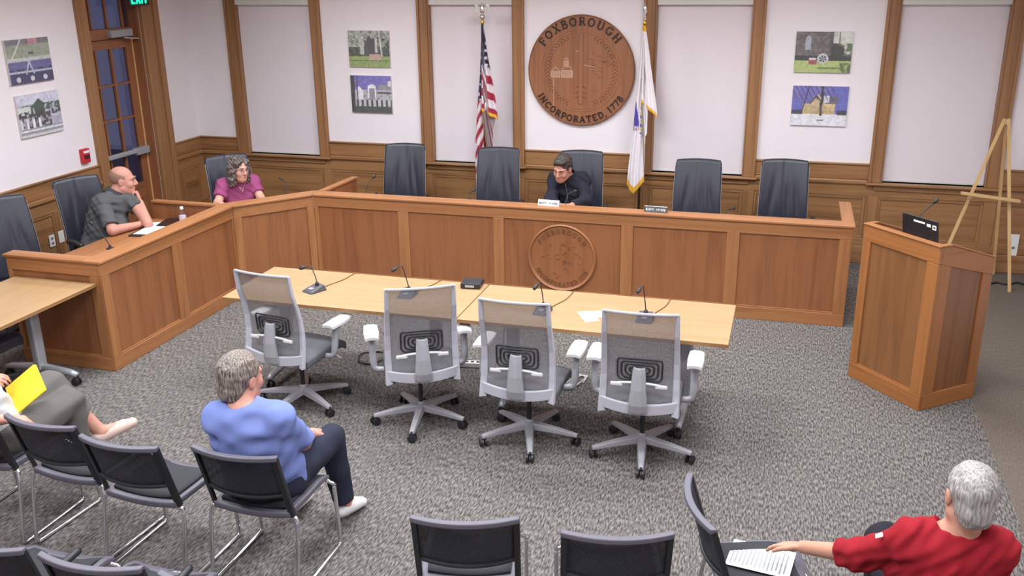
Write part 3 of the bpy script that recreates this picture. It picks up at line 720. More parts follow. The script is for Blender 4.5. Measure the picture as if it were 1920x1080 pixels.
# ================================================================ CHAIRS
def caster(par, x, y, a=0.0, r=.03):
    st = MB().lathe([(.009, r*2-.012), (.012, r*2-.006), (.012, r*2+.02)], (x, y, 0), 8).build('caster', BLACKP, par)
    w_ = MB()
    for q in (-.017, .017):
        w_.lathe([(r*.6, -.009), (r, -.006), (r, .006), (r*.6, .009)], (x+q*math.cos(a), y+q*math.sin(a), r), 12, axis=(math.cos(a), math.sin(a), 0))
    w_.tube([(x-.01*math.sin(a)-.024*math.cos(a), y+.01*math.cos(a)-.024*math.sin(a), r*1.9), (x+.024*math.cos(a), y+.024*math.sin(a), r*1.9)], .008, 6)
    w_.build('wheel', BLACKP, st)
def star(par, R, ph, m, z0=.075, z1=.13, w0=.034, w1=.02):
    for k in range(5):
        a = ph+k*2*PI/5; d = Vector((math.cos(a), math.sin(a), 0)); s = Vector((-d.y, d.x, 0))
        g = []
        for f, zt, zb, wd in ((.0, z1, z1-.05, w0), (.2, z1-.004, z1-.048, w0*.95), (.6, (z0+z1)/2+.006, (z0+z1)/2-.028, (w0+w1)/2), (1.0, z0+.008, z0-.014, w1)):
            p = d*(R*f)
            g.append([p+s*wd*.72+Vector((0, 0, zt)), p-s*wd*.72+Vector((0, 0, zt)), p-s*wd+Vector((0, 0, zb)), p+s*wd+Vector((0, 0, zb))])
        mb = MB(); vs_ = [q for r in g for q in r]; fs_ = [(3, 2, 1, 0), (12, 13, 14, 15)]
        for i in range(3):
            for j in range(4): fs_.append((i*4+j, i*4+(j+1) % 4, (i+1)*4+(j+1) % 4, (i+1)*4+j))
        mb.add(vs_, fs_).build('base_leg', m, par, bevel=.006)
        caster(par, d.x*(R-.01), d.y*(R-.01), a+.7*((k*37) % 5))
def rrect(w, h, r, n=5, taper=0.0):
    """rounded rectangle outline, w at the middle, taper widens the bottom"""
    pts = []
    for cx, cy, a0 in ((w/2-r, h/2-r, 0), (-w/2+r, h/2-r, 90), (-w/2+r, -h/2+r, 180), (w/2-r, -h/2+r, 270)):
        for i in range(n+1):
            a = math.radians(a0+90*i/n); x, y = cx+r*math.cos(a), cy+r*math.sin(a)
            pts.append((x*(1-taper*y/h*2), y))
    return pts
def back_y(z):     # profile of the mesh back: bulges towards the sitter at the lumbar height
    f = max(0.0, (z-.44)/.67)
    return -.285+.05*math.sin(PI*min(1, max(0, f*1.25)))*(1 if f < .8 else 1)-.05*f**1.5
def task_chair(phase):
    t = empty('mesh_task_chair', (0, 0, 0), 0, '', 'chair', 'mesh-back swivel chairs at the front tables')
    star(t, .335, phase, MIDP)
    MB().lathe([(.028, .09), (.03, .14), (.022, .15)], n=14).build('hub', MIDP, t)
    MB().lathe([(.016, .14), (.016, .30), (.024, .30), (.024, .40)], n=12).build('gas_lift', BLACKP, t)
    MB().box(-.09, .09, -.20, .12, .385, .435).build('tilt_mechanism', BLACKP, t, bevel=.012)
    # seat cushion
    g = []
    for i in range(9):
        y = -.24+.49*i/8; row = []
        for j in range(9):
            x = -.245+.49*j/8; fx = abs(j-4)/4; fy = abs(i-4)/4
            wd = 1-.10*max(0, fy-.6)
            row.append((x*wd, y, .49-.018*fx**3-.02*fy**4-(.03*max(0, (i-6)/2)**2)))
        g.append(row)
    MB().slab(g, .06, (0, 0, 1)).build('seat', GREYF, t, smooth=True, bevel=.012)
    MB().box(-.22, .22, -.20, .20, .425, .44).build('seat_pan', MIDP, t, bevel=.006)
    # back frame: two tapered uprights, top bar, curved bottom bar
    zt, zb = 1.105, .475
    def wx(z): f = (z-zb)/(zt-zb); return .243-.020*f
    for s in (-1, 1):
        zs = [.425, .475, .56, .66, .76, .86, .96, 1.06, 1.105]
        vs_ = []; fs_ = []
        for z in zs:
            f = (z-.425)/.68; wd = .044-.020*f; th = .034-.014*f; y = back_y(z); x = s*wx(z)
            vs_ += [(x-s*wd, y-th*.3, z), (x, y-th, z), (x+s*.006, y, z), (x-s*wd*.9, y+th*.4, z)]
        for i in range(len(zs)-1):
            for j in range(4): fs_.append((i*4+j, i*4+(j+1) % 4, (i+1)*4+(j+1) % 4, (i+1)*4+j))
        fs_ += [(0, 1, 2, 3), tuple(len(vs_)-4+j for j in (3, 2, 1, 0))]
        MB().add(vs_, fs_).build('back_upright', LIGHTP, t, bevel=.004)
    def bar(name, z, sag, hh, th, m):
        g = []
        for i in range(13):
            f = -1+2*i/12; x = f*(wx(z)-.003); zz = z-sag*(1-f*f); yy = back_y(z)-.025*(1-f*f)
            g.append([(x, yy-th, zz-hh/2), (x, yy-th, zz+hh/2), (x, yy, zz+hh/2), (x, yy, zz-hh/2)])
        vs_ = [p for r in g for p in r]; fs_ = [(0, 1, 2, 3), tuple(48+j for j in (3, 2, 1, 0))]
        for i in range(12):
            for j in range(4): fs_.append((i*4+j, i*4+(j+1) % 4, (i+1)*4+(j+1) % 4, (i+1)*4+j))
        MB().add(vs_, fs_).build(name, m, t, bevel=.004)
    bar('back_top_bar', 1.102, 0, .014, .018, LIGHTP); bar('back_bottom_bar', .490, .03, .068, .024, LIGHTP)
    g = []
    for i in range(15):
        z = .485+.615*i/14; row = []
        for j in range(11):
            f = -1+2*j/10; row.append((f*(wx(z)-.025), back_y(z)-.022*(1-f*f), z))
        g.append(row)
    MB().slab(g, .003, (0, 1, 0)).build('back_mesh', MESH, t, smooth=True)
    # lumbar springs: nested rounded loops in front of the mesh
    for k in range(4):
        w_, h_ = .25-.045*k, .15-.030*k
        pts = []
        for u, v in rrect(w_, h_, min(.03, h_/2.2)):
            zz = .715+v-.018*math.cos(min(1, abs(u)/.125)*PI/2)*(1 if v > 0 else -.2); pts.append((u*1.08, back_y(zz)-.022*(1-(u/.22)**2)-.010, zz))
        MB().tube(pts, .0058, 5, closed=True).build('lumbar_loop', BLACKP, t, smooth=True)
    # spine plate and lumbar crossbar with two pads, behind the mesh
    pl = []
    for z, wd, y in ((.445, .060, -.325), (.50, .057, -.338), (.60, .047, -.335), (.70, .040, -.318), (.735, .036, -.310)):
        pl.append([(-wd, y, z), (-wd*.4, y-.016, z), (wd*.4, y-.016, z), (wd, y, z)])
    MB().slab(pl, .02, (0, -1, 0)).build('spine_plate', MIDP, t, bevel=.004)
    MB().tube(spline([(-.13, -.300, .625), (-.06, -.312, .637), (0, -.315, .64), (.06, -.312, .637), (.13, -.300, .625)], 4), .008, 8).build('lumbar_crossbar', ARMPAD, t, smooth=True)
    for s in (-1, 1): MB().box(s*.135-.038, s*.135+.038, -.312, -.296, .605, .632).build('lumbar_pad', ARMPAD, t, bevel=.008)
    MB().tube([(0, -.10, .40), (0, -.26, .42), (0, -.33, .46)], [.03, .028, .024], 10).build('back_arm', MIDP, t, smooth=True)
    for s in (-1, 1):
        p = MB().tube(spline([(s*.20, -.02, .42), (s*.29, -.03, .43), (s*.312, -.02, .47), (s*.315, .0, .58), (s*.315, .03, .655)], 4), [.02]*8+[.024]*9, 8).build('armrest', MIDP, t, smooth=True)
        g = []
        for i in range(7):
            y = -.085+.25*i/6; wd = .052-.006*abs(i-3)/3
            g.append([(s*.315-wd, y, .680), (s*.315-wd*.4, y, .688), (s*.315+wd*.4, y, .688), (s*.315+wd, y, .680)])
        MB().slab(g, .028, (0, 0, 1)).build('arm_pad', ARMPAD, p, bevel=.006)
    MB().tube([(.10, .05, .40), (.27, .06, .395), (.31, .06, .375)], .009, 6).build('tilt_lever', MIDP, t, smooth=True)
    return t
def rad(d): return d*PI/180
TC = [((1.08, -2.58), -7, -29, 'first grey mesh swivel chair from the left, in front of the man in blue'),
      ((2.02, -2.62), 27, -80, 'grey mesh swivel chair turned to the left, second from the left'),
      ((2.825, -2.69), 0, 214, 'grey mesh swivel chair third from the left, black box beyond its back'),
      ((3.585, -2.69), 2, 206, 'grey mesh swivel chair nearest the lectern end of the tables')]
for (x, y), rz, ph, lb in TC:
    c = task_chair(rad(ph-rz)); c.location = (x, y, 0); c.rotation_euler = (0, 0, rad(rz)); c['label'] = lb

def leather_chair():
    t = empty('leather_chair', (0, 0, 0), 0, '', 'chair', 'black leather chairs behind the dais')
    star(t, .32, .3, BLACKP)
    MB().lathe([(.03, .09), (.03, .14), (.018, .15), (.018, .30), (.026, .30), (.026, .40)], n=12).build('column', BLACKP, t)
    MB().box(-.10, .10, -.16, .14, .385, .43).build('tilt_mechanism', BLACKP, t, bevel=.012)
    g = []
    for i in range(9):
        y = -.25+.50*i/8; row = []
        for j in range(9):
            f = -1+2*j/8; row.append((f*.245, y, .485-.02*abs(f)**3-.035*max(0, (i-6)/2)**2-.01*math.cos(f*PI/2)))
        g.append(row)
    MB().slab(g, .075, (0, 0, 1)).build('seat', LEATHER, t, smooth=True, bevel=.015)
    def by(z, f):
        q = (z-.47)/.70
        cre = 0
        for cx, sl in ((-.55, .5), (.5, -.45), (-.2, .15)):
            dd = f-cx-sl*(z-.75); cre += .020*math.exp(-(dd/.07)**2)*math.exp(-((z-.80)/.16)**2)
        return -.235-.15*q**1.1+.03*math.sin(PI*q)*(1-.5*q)+.018*abs(f)**2-.006*math.exp(-(f/.02)**2)-cre
    g = []
    for i in range(22):
        z = .47+.70*i/21; row = []; q = i/21
        hw = .238-.012*q-.012*max(0, (q-.95)/.05)**2
        for j in range(25):
            f = -1+2*j/24; row.append((f*hw, by(z, f), z-(.012*f*f*max(0, (q-.8)/.2))))
        g.append(row)
    g = [list(reversed(r)) for r in g]
    MB().slab(g, .035, (0, 1, 0)).build('backrest', LEATHER, t, smooth=True)
    for s in (-1, 1): MB().tube([(s*(.241-.012*i/10), by(.47+.07*i, 1)-.012, .47+.07*i) for i in range(10)], .003, 6).build('edge_piping', MIDP, t, smooth=True)
    MB().box(-.06, .06, -.30, -.10, .40, .43).build('back_bracket', BLACKP, t, bevel=.006)
    for s in (-1, 1):
        p = MB().tube(spline([(s*.16, -.08, .42), (s*.27, -.08, .44), (s*.285, -.04, .55), (s*.285, .0, .635)], 4), .017, 8).build('armrest', BLACKP, t, smooth=True)
        MB().tube(spline([(s*.285, -.13, .64), (s*.285, 0, .65), (s*.285, .13, .64)], 4), [.02]+[.027]*7+[.02], 8).build('arm_pad', BLACKP, p, smooth=True)
    return t
LC = leather_chair()
LCS = [((-1.91, -1.92), -118, 'black leather chair at the far left, empty, nearest the left table'),
       ((-1.80, -1.02), -112, 'black leather chair behind the man in the grey polo shirt'),
       ((-1.06, .20), -130, 'black leather chair behind the woman in the magenta top'),
       ((.31, 1.13), 188, 'empty black leather chair nearest the bend of the dais, left of the striped flag'),
       ((1.40, 1.13), 188, 'empty black leather chair in front of the striped flag'),
       ((2.30, 1.15), 186, 'black leather chair behind the man in the dark jacket'),
       ((3.53, .95), 184, 'empty black leather chair right of the white flag, creased back'),
       ((4.36, 1.13), 183, 'empty black leather chair at the right end of the dais')]
for i, ((x, y), rz, lb) in enumerate(LCS):
    c = LC if i == 0 else copy_tree(LC)
    c.location = (x, y, 0); c.rotation_euler = (0, 0, rad(rz)); c['label'] = lb
c = copy_tree(LC); c.location = (-1.33, -3.12, 0); c.rotation_euler = (0, 0, rad(-90)); c['label'] = 'black swivel chair pushed under the table at the left edge'; c['group'] = 'black swivel chair at the left table'

def audience_chair(arms=False):
    t = empty('audience_chair', (0, 0, 0), 0, '', 'chair', 'black audience chairs')
    for s in (-1, 1):
        x = s*.245
        MB().tube(spline([(s*.20, .20, .425), (x-.0*s, .21, .40), (x, .215, .36), (x, .235, .06), (x, .225, .018), (x, .19, .011), (x, -.20, .011), (x, -.24, .02), (x, -.245, .06), (x, -.19, .40), (s*.21, -.18, .425)], 5), .011, 8).build('sled_leg', CHROME, t, smooth=True)
    MB().tube([(-.2, .20, .425), (.2, .20, .425)], .010, 8).tube([(-.2, -.18, .425), (.2, -.18, .425)], .010, 8).build('seat_crossbar', CHROME, t, smooth=True)
    g = []
    for i in range(8):
        y = -.21+.44*i/7; row = []
        for j in range(9):
            f = -1+2*j/8; row.append((f*(.225-.01*abs(i-3.5)/3.5), y, .465-.012*math.cos(f*1.4)+.012*f*f-.03*max(0, (i-5)/2)**2))
        g.append(row)
    MB().slab(g, .035, (0, 0, 1)).build('seat', LILAC, t, smooth=True, bevel=.008)
    g2 = [[(p[0]*.86, p[1]*.84, p[2]+.010) for p in r] for r in g]
    MB().slab(g2, .012, (0, 0, 1)).build('seat_pad', BLACKF, t, smooth=True)
    def yb(z, f): return -.215-.11*(z-.45)/.37+.05*f*f
    for s in (-1, 1):
        g = []
        for i in range(9):
            z = .44+.385*i/8; w0, w1 = .205, .232
            g.append([(s*w0, yb(z, .9), z), (s*w1, yb(z, 1.0), z)])
        if s > 0: pass
        MB().slab(g, .026, (0, 1, 0)).build('back_post', BLACKP, t, bevel=.005)
    def bar(nm, z, hh, sag, m, th=.028, hw=.232):
        g = []
        for i in range(2):
            row = []
            for j in range(15):
                f = -1+2*j/14; row.append((f*hw, yb(z, f), z+(i-.5)*hh-sag*(1-f*f)))
            g.append(row)
        MB().slab(g, th, (0, 1, 0)).build(nm, m, t, smooth=False, bevel=.006)
    bar('top_rail', .822, .026, .0, LILAC, .032); bar('lower_rail', .585, .018, .015, BLACKP, .022); 
    g = []
    for i in range(8):
        row = []
        for j in range(15):
            f = -1+2*j/14; z0 = .585-.015*(1-f*f); z = z0+(.81-z0)*i/7; row.append((f*.215, yb(z, f)-.012, z))
        g.append(row)
    MB().slab(g, .003, (0, 1, 0)).build('back_mesh', MESHB, t, smooth=True)
    if arms:
        MB().tube(spline([(.225, -.24, .62), (.262, -.17, .66), (.268, -.10, .665), (.262, -.04, .66)], 4), [.012]*4+[.017]*9, 8).build('armrest', BLACKP, t, smooth=True)
    return t
AC = audience_chair()
ACS = [((.19, -4.38), 0, 'black audience chair under the person holding the yellow envelope'),
       ((.765, -4.375), -4, 'empty black mesh audience chair beside the yellow envelope'),
       ((1.30, -4.46), -2, 'empty black mesh audience chair between the crossed leg and the man in blue'),
       ((1.90, -4.40), 0, 'black audience chair under the man in the blue shirt'),
       ((3.09, -4.66), 14, 'empty black mesh audience chair alone right of the middle aisle'),
       ((3.73, -4.60), 14, 'empty black mesh audience chair second right of the aisle'),
       ((4.385, -4.46), -72, 'black audience chair with a printed sheet on its seat'),
       ((5.03, -4.62), 6, 'black audience chair under the person in red')]
for i, ((x, y), rz, lb) in enumerate(ACS):
    c = AC if i == 0 else copy_tree(AC)
    c.location = (x, y, 0); c.rotation_euler = (0, 0, rad(rz)); c['label'] = lb
AC2 = audience_chair(True)
for i, (x, lb) in enumerate(((1.25, 'empty audience chair cut by the bottom left corner of the picture'), (1.79, 'second empty audience chair from the left along the bottom edge'), (2.33, 'third empty audience chair from the left along the bottom edge'))):
    c = AC2 if i == 0 else copy_tree(AC2)
    c.location = (x+.03, -5.35+.02*i, 0); c.rotation_euler = (0, 0, rad(3)); c['label'] = lb; c['group'] = 'audience chairs in the second row'
# ================================================================ LECTERN
lf = Vector((.654, -.757, 0)).normalized(); ln_ = Vector((-lf.y, lf.x, 0))
lect = empty('lectern', (4.931, -1.066, 0), math.atan2(lf.y, lf.x), 'oak lectern with framed panels standing right of the dais', 'lectern')
LW, LD, LH, LH2 = .691, .545, 1.22, 1.075
def lp(name, x0, x1, y0, y1, z0, z1, m, par=lect, bev=.004): return MB().box(x0, x1, y0, y1, z0, z1).build(name, m, par, bevel=bev)
lp('top_rail', 0, LW, 0, .03, LH-.13, LH-.012, LECT[0]); lp('bottom_rail', 0, LW, 0, .03, 0, .12, LECT[0])
lp('stile', 0, .075, .0005, .03, .12, LH-.13, LECT[2]); lp('stile', LW-.10, LW, .0005, .03, .12, LH-.13, LECT[2])
lp('front_panel', .075, LW-.10, .013, .03, .12, LH-.13, LECTP[2], bev=0)
lp('panel_bead', .075, LW-.10, .005, .013, .12, .132, LECT[0], bev=.002)
lp('front_cap', -.004, LW+.004, -.008, .05, LH-.012, LH, LECT[0])
Mside = Matrix(((0, 0, 1, 0), (1, 0, 0, 0), (0, 1, 0, 0), (0, 0, 0, 1)))      # prism xy -> local yz, thickness -> x
for x0, x1 in ((0, .03), (LW-.03, LW)):
    out = x1 if x0 > .1 else x0; s = 1 if x0 > .1 else -1
    MB().prism([(.03, LH-.135), (LD, LH2-.135), (LD, LH2-.01), (.11, LH-.012), (.03, LH-.012)], x0, x1, Mside).build('side_top_rail', LECT[1], lect, bevel=.004)
    MB().prism([(.03, 0), (LD, 0), (LD, .12), (.03, .12)], x0, x1, Mside).build('side_bottom_rail', LECT[1], lect, bevel=.004)
    a, b = (x0+.0005, x1) if s < 0 else (x0, x1-.0005)
    MB().prism([(.03, .12), (.125, .12), (.125, 1.062), (.03, LH-.135)], a, b, Mside).build('side_stile', LECT[2], lect, bevel=.004)
    MB().prism([(LD-.095, .12), (LD, .12), (LD, LH2-.135), (LD-.095, LH2-.108)], a, b, Mside).build('side_stile', LECT[2], lect, bevel=.004)
    a, b = (x0+.013, x1) if s < 0 else (x0, x1-.013)
    MB().prism([(.125, .12), (LD-.095, .12), (LD-.095, LH2-.108), (.125, 1.062)], a, b, Mside).build('side_panel', LECTP[2], lect)
    MB().prism([(.051, LH-.012), (.11, LH-.012), (LD, LH2-.01), (LD, LH2+.002), (.11, LH), (.051, LH)], x0-.004, x1+.004, Mside).build('side_cap', LECT[1], lect, bevel=.003)
MB().prism([(.03, 1.12), (LD, .99), (LD, 1.005), (.03, 1.135)], .03, LW-.03, Mside).build('reading_shelf', LECT[0], lect)
lp('inner_shelf', .03, LW-.03, .03, LD-.02, .45, .47, LECT[0])
# laptop standing open on it, back of its screen to the room
R_l = math.atan2(lf.y, lf.x)
def lw(s, t, z): p = Vector((4.931, -1.066, 0))+lf*s+ln_*t; return (p.x, p.y, z)
lap = empty('laptop', lw(.31, .235, 1.118), R_l, 'open black laptop on the lectern, back of its screen to the room', 'laptop')
Mt = Matrix.Translation((0, 0, 0))@Matrix.Rotation(.16, 4, 'X')
MB().box(-.16, .16, -.006, .004, .004, .195).xform(Mt).build('screen_lid', BLACKP, lap, bevel=.004)
MB().box(-.16, .16, .0, .22, -.008, .006).xform(Matrix.Rotation(-.23, 4, 'X')).build('keyboard_base', BLACKP, lap, bevel=.004)
for x0, x1, z0, z1 in ((-.055, .045, .152, .166), (.062, .098, .140, .162), (.112, .146, .128, .162)):
    st = MB().box(x0, x1, -.0068, -.006, z0, z1).xform(Mt).build('sticker', PAPER, lap)
    if x0 > .1: MB().box(x0+.008, x1-.008, -.0072, -.0068, z0+.010, z1-.010).xform(Mt).build('sticker_print', LILAC, st)

# ================================================================ MICROPHONES
def mic(name, loc, pts, label, base='wedge', head=.04, group='gooseneck microphones', rz=0.0, thin=.004):
    t = empty(name, loc, rz, label, 'microphone', group)
    if base == 'wedge':
        MB().add([(-.06, -.075, 0), (.06, -.075, 0), (.06, .075, 0), (-.06, .075, 0), (-.052, -.062, .014), (.052, -.062, .014), (.045, .06, .046), (-.045, .06, .046)],
                 [(0, 3, 2, 1), (4, 5, 6, 7), (0, 1, 5, 4), (1, 2, 6, 5), (2, 3, 7, 6), (3, 0, 4, 7)]).build('base', plain('mic_base_grey', S(66, 66, 72), .5), t, bevel=.006)
        MB().lathe([(.016, .03), (.014, .055), (.007, .065)], (0, .03, 0), 12).build('collar', BLACKP, t)
        MB().box(-.018, .018, -.045, -.01, .018, .030).build('talk_button', MIDP, t, bevel=.003)
    else:
        MB().lathe([(.035, 0), (.035, .006), (.014, .016), (.010, .03)], n=16).build('base', BLACKP, t)
    pp = spline(pts, 6); MB().tube(pp, thin, 7).build('gooseneck', BLACKP, t, smooth=True)
    d = (Vector(pp[-1])-Vector(pp[-3])).normalized()
    MB().lathe([(.006, -.012), (.011, 0), (.014, .012), (.014, head*.7), (.010, head)], pp[-1], 12, axis=d).build('capsule', BLACKP, t, smooth=True)
    return t
TZ = .737
def tmic(x, y, dx, h, lab, rz=0):
    # the neck leans to the left and the head hangs forward
    mic('table_microphone', (x, y, TZ), [(0, .03, .06), (dx*.35, .04, .06+h*.35), (dx*.8, .045, .06+h*.8), (dx*1.0, .045, .06+h), (dx*1.35, .035, .06+h*1.02), (dx*1.75, .02, .06+h*.93)], lab, rz=rad(rz))
    mb = MB().tube(spline([(x+.03, y+.07, TZ+.006), (x+.05, y+.15, TZ+.004), (x+.10, y+.30, TZ+.004), (x+.115, TYC+.372, TZ+.004), (x+.12, TYC+.388, TZ-.02), (x+.12, TYC+.39, TZ-.20)], 5), .0035, 6)
    tag(mb.build('microphone_cable', plain('cable_brown', S(120, 84, 52), .6), smooth=True), 'thin cable running back over the table edge from the %s' % lab, 'cable', 'microphone cables on the tables')
tmic(1.025, -2.20, -.075, .10, 'table microphone farthest left', -25); tmic(1.747, -2.13, -.05, .15, 'table microphone second from the left'); tmic(2.795, -2.22, -.025, .14, 'table microphone third from the left'); tmic(3.507, -2.19, -.025, .165, 'table microphone nearest the lectern')
mic('dais_microphone', (.33, .25, TZ), [(0, 0, .02), (-.01, .02, .12), (.0, .06, .22), (.04, .12, .29)], 'thin gooseneck microphone on the dais beside the first empty chair', 'disc', .035)
mic('dais_microphone', (-.50, -.02, TZ), [(0, 0, .02), (.05, .03, .12), (.05, .10, .24), (-.02, .14, .28)], 'thin gooseneck microphone right of the woman in magenta', 'disc', .035)
mic('dais_microphone', (2.345, .42, TZ), [(0, 0, .02), (-.01, .03, .1), (.0, .10, .19), (.05, .13, .215)], 'thin gooseneck microphone in front of the man in the dark jacket', 'disc', .03)
mic('dais_microphone', (-1.24, -1.62, TZ), [(0, 0, .02), (-.03, .0, .08), (-.10, .01, .16), (-.17, .02, .21)], 'thin gooseneck microphone near the grey polo shirt', 'disc', .03)
mic('dais_microphone', (1.40, .40, TZ), [(0, 0, .02), (-.02, .03, .08), (-.05, .08, .15), (-.03, .14, .17)], 'thin gooseneck microphone by the chair in front of the striped flag', 'disc', .03)
mic('dais_microphone', (3.80, .40, TZ), [(0, 0, .02), (.02, .03, .07), (.06, .08, .13), (.10, .12, .14)], 'thin gooseneck microphone between the two empty chairs on the right', 'disc', .03)
mic('lectern_microphone', lw(.10, .28, 1.085), [(0, 0, .02), (.05, .03, .08), (.12, .06, .18), (.20, .08, .27)], 'slim gooseneck microphone on the lectern', 'disc', .035, 'lectern microphone')

# ================================================================ EASEL
ea = empty('easel', (6.25, 1.55, 0), 0, 'tall folding pine easel standing by the right end of the back wall', 'easel')
def eb(name, a, b, w_, d, par=ea): return MB().beam((a[0]-6.25, a[1]-1.55, a[2]), (b[0]-6.25, b[1]-1.55, b[2]), w_, d, up=(0, 1, 0)).build(name, PINE[2], par, bevel=.003)
AP = (6.29, 1.60, 1.62)
eb('front_leg', (5.805, 1.39, 0), (AP[0]-.012, AP[1], AP[2]), .030, .018); eb('front_leg', (6.509, 1.37, 0), (AP[0]+.022, AP[1], AP[2]), .030, .018)
eb('rear_leg', (6.46, 1.93, 0), (AP[0]+.012, AP[1]+.025, AP[2]-.05), .028, .018)
eb('top_block', (AP[0]-.02, AP[1]+.008, AP[2]-.03), (AP[0]+.03, AP[1]+.008, AP[2]-.03), .05, .03)
MB().box(-.275, .245, -.05, .0, -.012, .012).xform(Matrix.Translation((-.01, -.10, .905))@Matrix.Rotation(.10, 4, 'Y')).build('tray_bar', PINE[0], ea, bevel=.003)
mb = MB().tube(spline([(6.36, 1.55, .012), (6.44, 1.62, .012), (6.52, 1.58, .012), (6.63, 1.66, .012), (6.7, 1.6, .012)], 5), .009, 6)
tag(mb.build('black_strap', BLACKP, smooth=True), 'short black cord lying on the floor behind the easel foot', 'cord')

# ================================================================ FLAGS
def flag(name, base, px, label, cloth_fn, finial):
    t = empty(name, base, 0, label, 'flag', 'flags on poles')
    MB().lathe([(.15, 0), (.15, .012), (.11, .03), (.045, .05), (.03, .09), (.02, .13)], n=24).build('floor_stand', GOLD, t, smooth=True)
    MB().tube([(0, 0, .08), (0, 0, 2.46)], .0135, 10).build('pole', DARKPOLE, t, smooth=True)
    MB().lathe([(.016, 2.44), (.02, 2.45), (.02, 2.47), (.012, 2.48)], n=12).build('ferrule', GOLD, t, smooth=True)
    if finial == 'eagle':
        e = MB()
        e.lathe([(.008, 2.48), (.026, 2.495), (.032, 2.515), (.022, 2.535), (.010, 2.545)], n=12)           # ball
        e.lathe([(.010, 2.54), (.026, 2.565), (.030, 2.59), (.020, 2.62), (.014, 2.632)], n=12, sy=.8)      # body
        e.lathe([(.010, 2.628), (.016, 2.64), (.012, 2.655), (.004, 2.66)], n=10); e.tube([(0, -.012, 2.645), (0, -.028, 2.638)], [.006, .002], 6)
        e.build('eagle_body', SILVER, t, smooth=True)
        for s in (-1, 1):
            g = [[(s*.015, -.004, 2.60), (s*.015, -.004, 2.57)], [(s*.045, -.010, 2.635), (s*.04, -.008, 2.56)], [(s*.075, -.008, 2.645), (s*.065, -.006, 2.55)], [(s*.085, -.004, 2.63), (s*.082, -.002, 2.545)]]
            MB().slab(g, .008, (0, -1, 0)).build('eagle_wing', SILVER, t, bevel=.003)
    else:
        MB().lathe([(.008, 2.48), (.02, 2.495), (.008, 2.51), (.018, 2.525), (.007, 2.54), (.022, 2.57), (.018, 2.60), (.004, 2.66)], n=12, sy=.6).build('spear_finial', SILVER, t, smooth=True)
    nz, na = 110, 60
    zs = np.linspace(0, 1, nz); vs_ = []; cs = []
    for i in range(nz):
        for j in range(na):
            p, c = cloth_fn(zs[i], j/(na-1)); vs_.append(p); cs.append([lin(c[0]), lin(c[1]), lin(c[2]), 1.0])
    fs_ = [(i*na+j, i*na+j+1, (i+1)*na+j+1, (i+1)*na+j) for i in range(nz-1) for j in range(na-1)]
    me = bpy.data.meshes.new('cloth'); me.from_pydata(vs_, [], fs_); me.update()
    at = me.color_attributes.new('Col', 'FLOAT_COLOR', 'POINT'); at.data.foreach_set('color', np.array(cs, np.float32).ravel())
    o = link('cloth', me, CLOTHV, t, smooth=True)
    so = o.modifiers.new('thickness', 'SOLIDIFY'); so.thickness = .003
    # tassel cord
    MB().tube(spline([(.018, -.02, 2.43), (.03, -.03, 2.2), (.02, -.035, 1.9), (.025, -.03, 1.62)], 6), .004, 6).lathe([(.006, 0), (.013, -.03), (.015, -.10)], (.025, -.03, 1.62), 10).build('tassel_cord', GOLD if finial != 'eagle' else plain('cord_white', S(206, 202, 206), .7), t, smooth=True)
    return t
NAVY, REDC, WHT, GLD = (40, 38, 66), (158, 34, 62), (216, 206, 210), (226, 170, 50)
def lerp_tab(tab, z):
    """tab: list of (z, value) with z falling"""
    for (z0, v0), (z1, v1) in zip(tab[:-1], tab[1:]):
        if z <= z0 and z >= z1: return v0+(v1-v0)*(z0-z)/(z0-z1)
    return tab[-1][1] if z < tab[-1][0] else tab[0][1]
def us_cloth(v, a):
    # a across: 0 left edge ... 1 right edge; the right half (a > .52) ends higher, in a fringed hem
    zb = .62 if a < .5 else (1.42+.10*(1-a)/.5 if True else 0)
    z = 2.435+(zb-2.435)*v
    L = lerp_tab([(2.435, -.012), (2.1, -.03), (1.9, -.045), (1.55, -.085), (1.2, -.115), (.9, -.125), (.6, -.12)], z)
    Rr = lerp_tab([(2.435, .014), (2.1, .07), (1.9, .11), (1.6, .155), (1.42, .175), (1.3, .13), (.9, .12), (.6, .10)], z)
    if a < .5: x = L+(Rr*.75-L)*(a/.5); y = .012+.012*math.sin(a*30+z*1.5)*min(1, (2.5-z)*1.6)
    else: x = L*.15+(Rr-L*.15)*((a-.5)/.5); y = -.035-.022*math.sin((a-.5)*24+z*.8)*min(1, (2.5-z)*1.6)
    if a < .5:
        s = (z*1.0-x*1.9)     # steep stripes on the inner fold
        c = REDC if int(math.floor(s/.085)) % 2 == 0 else WHT
        if z > 1.62+.0*x and x < -.02: c = NAVY
        if z > 1.62 and x < -.02 and (int(z*18)+int(x*60)) % 3 == 0 and abs((z*18) % 1-.5) < .22: c = WHT
        if v > .975: c = GLD
    else:
        s = z+x*.55
        c = WHT if int(math.floor((2.02-s)/.083)) % 2 == 0 else REDC
        if s > 2.02:
            c = NAVY
            if .03 < x < .06 and abs(((z-2.05)*13) % 1-.5) < .2 and z < 2.28: c = WHT
        if v > .955: c = GLD
    return (x, y, z), c
flag('striped_flag', (1.10, 1.78, 0), 0, 'red and white striped flag with navy canton on an eagle-topped pole', us_cloth, 'eagle')
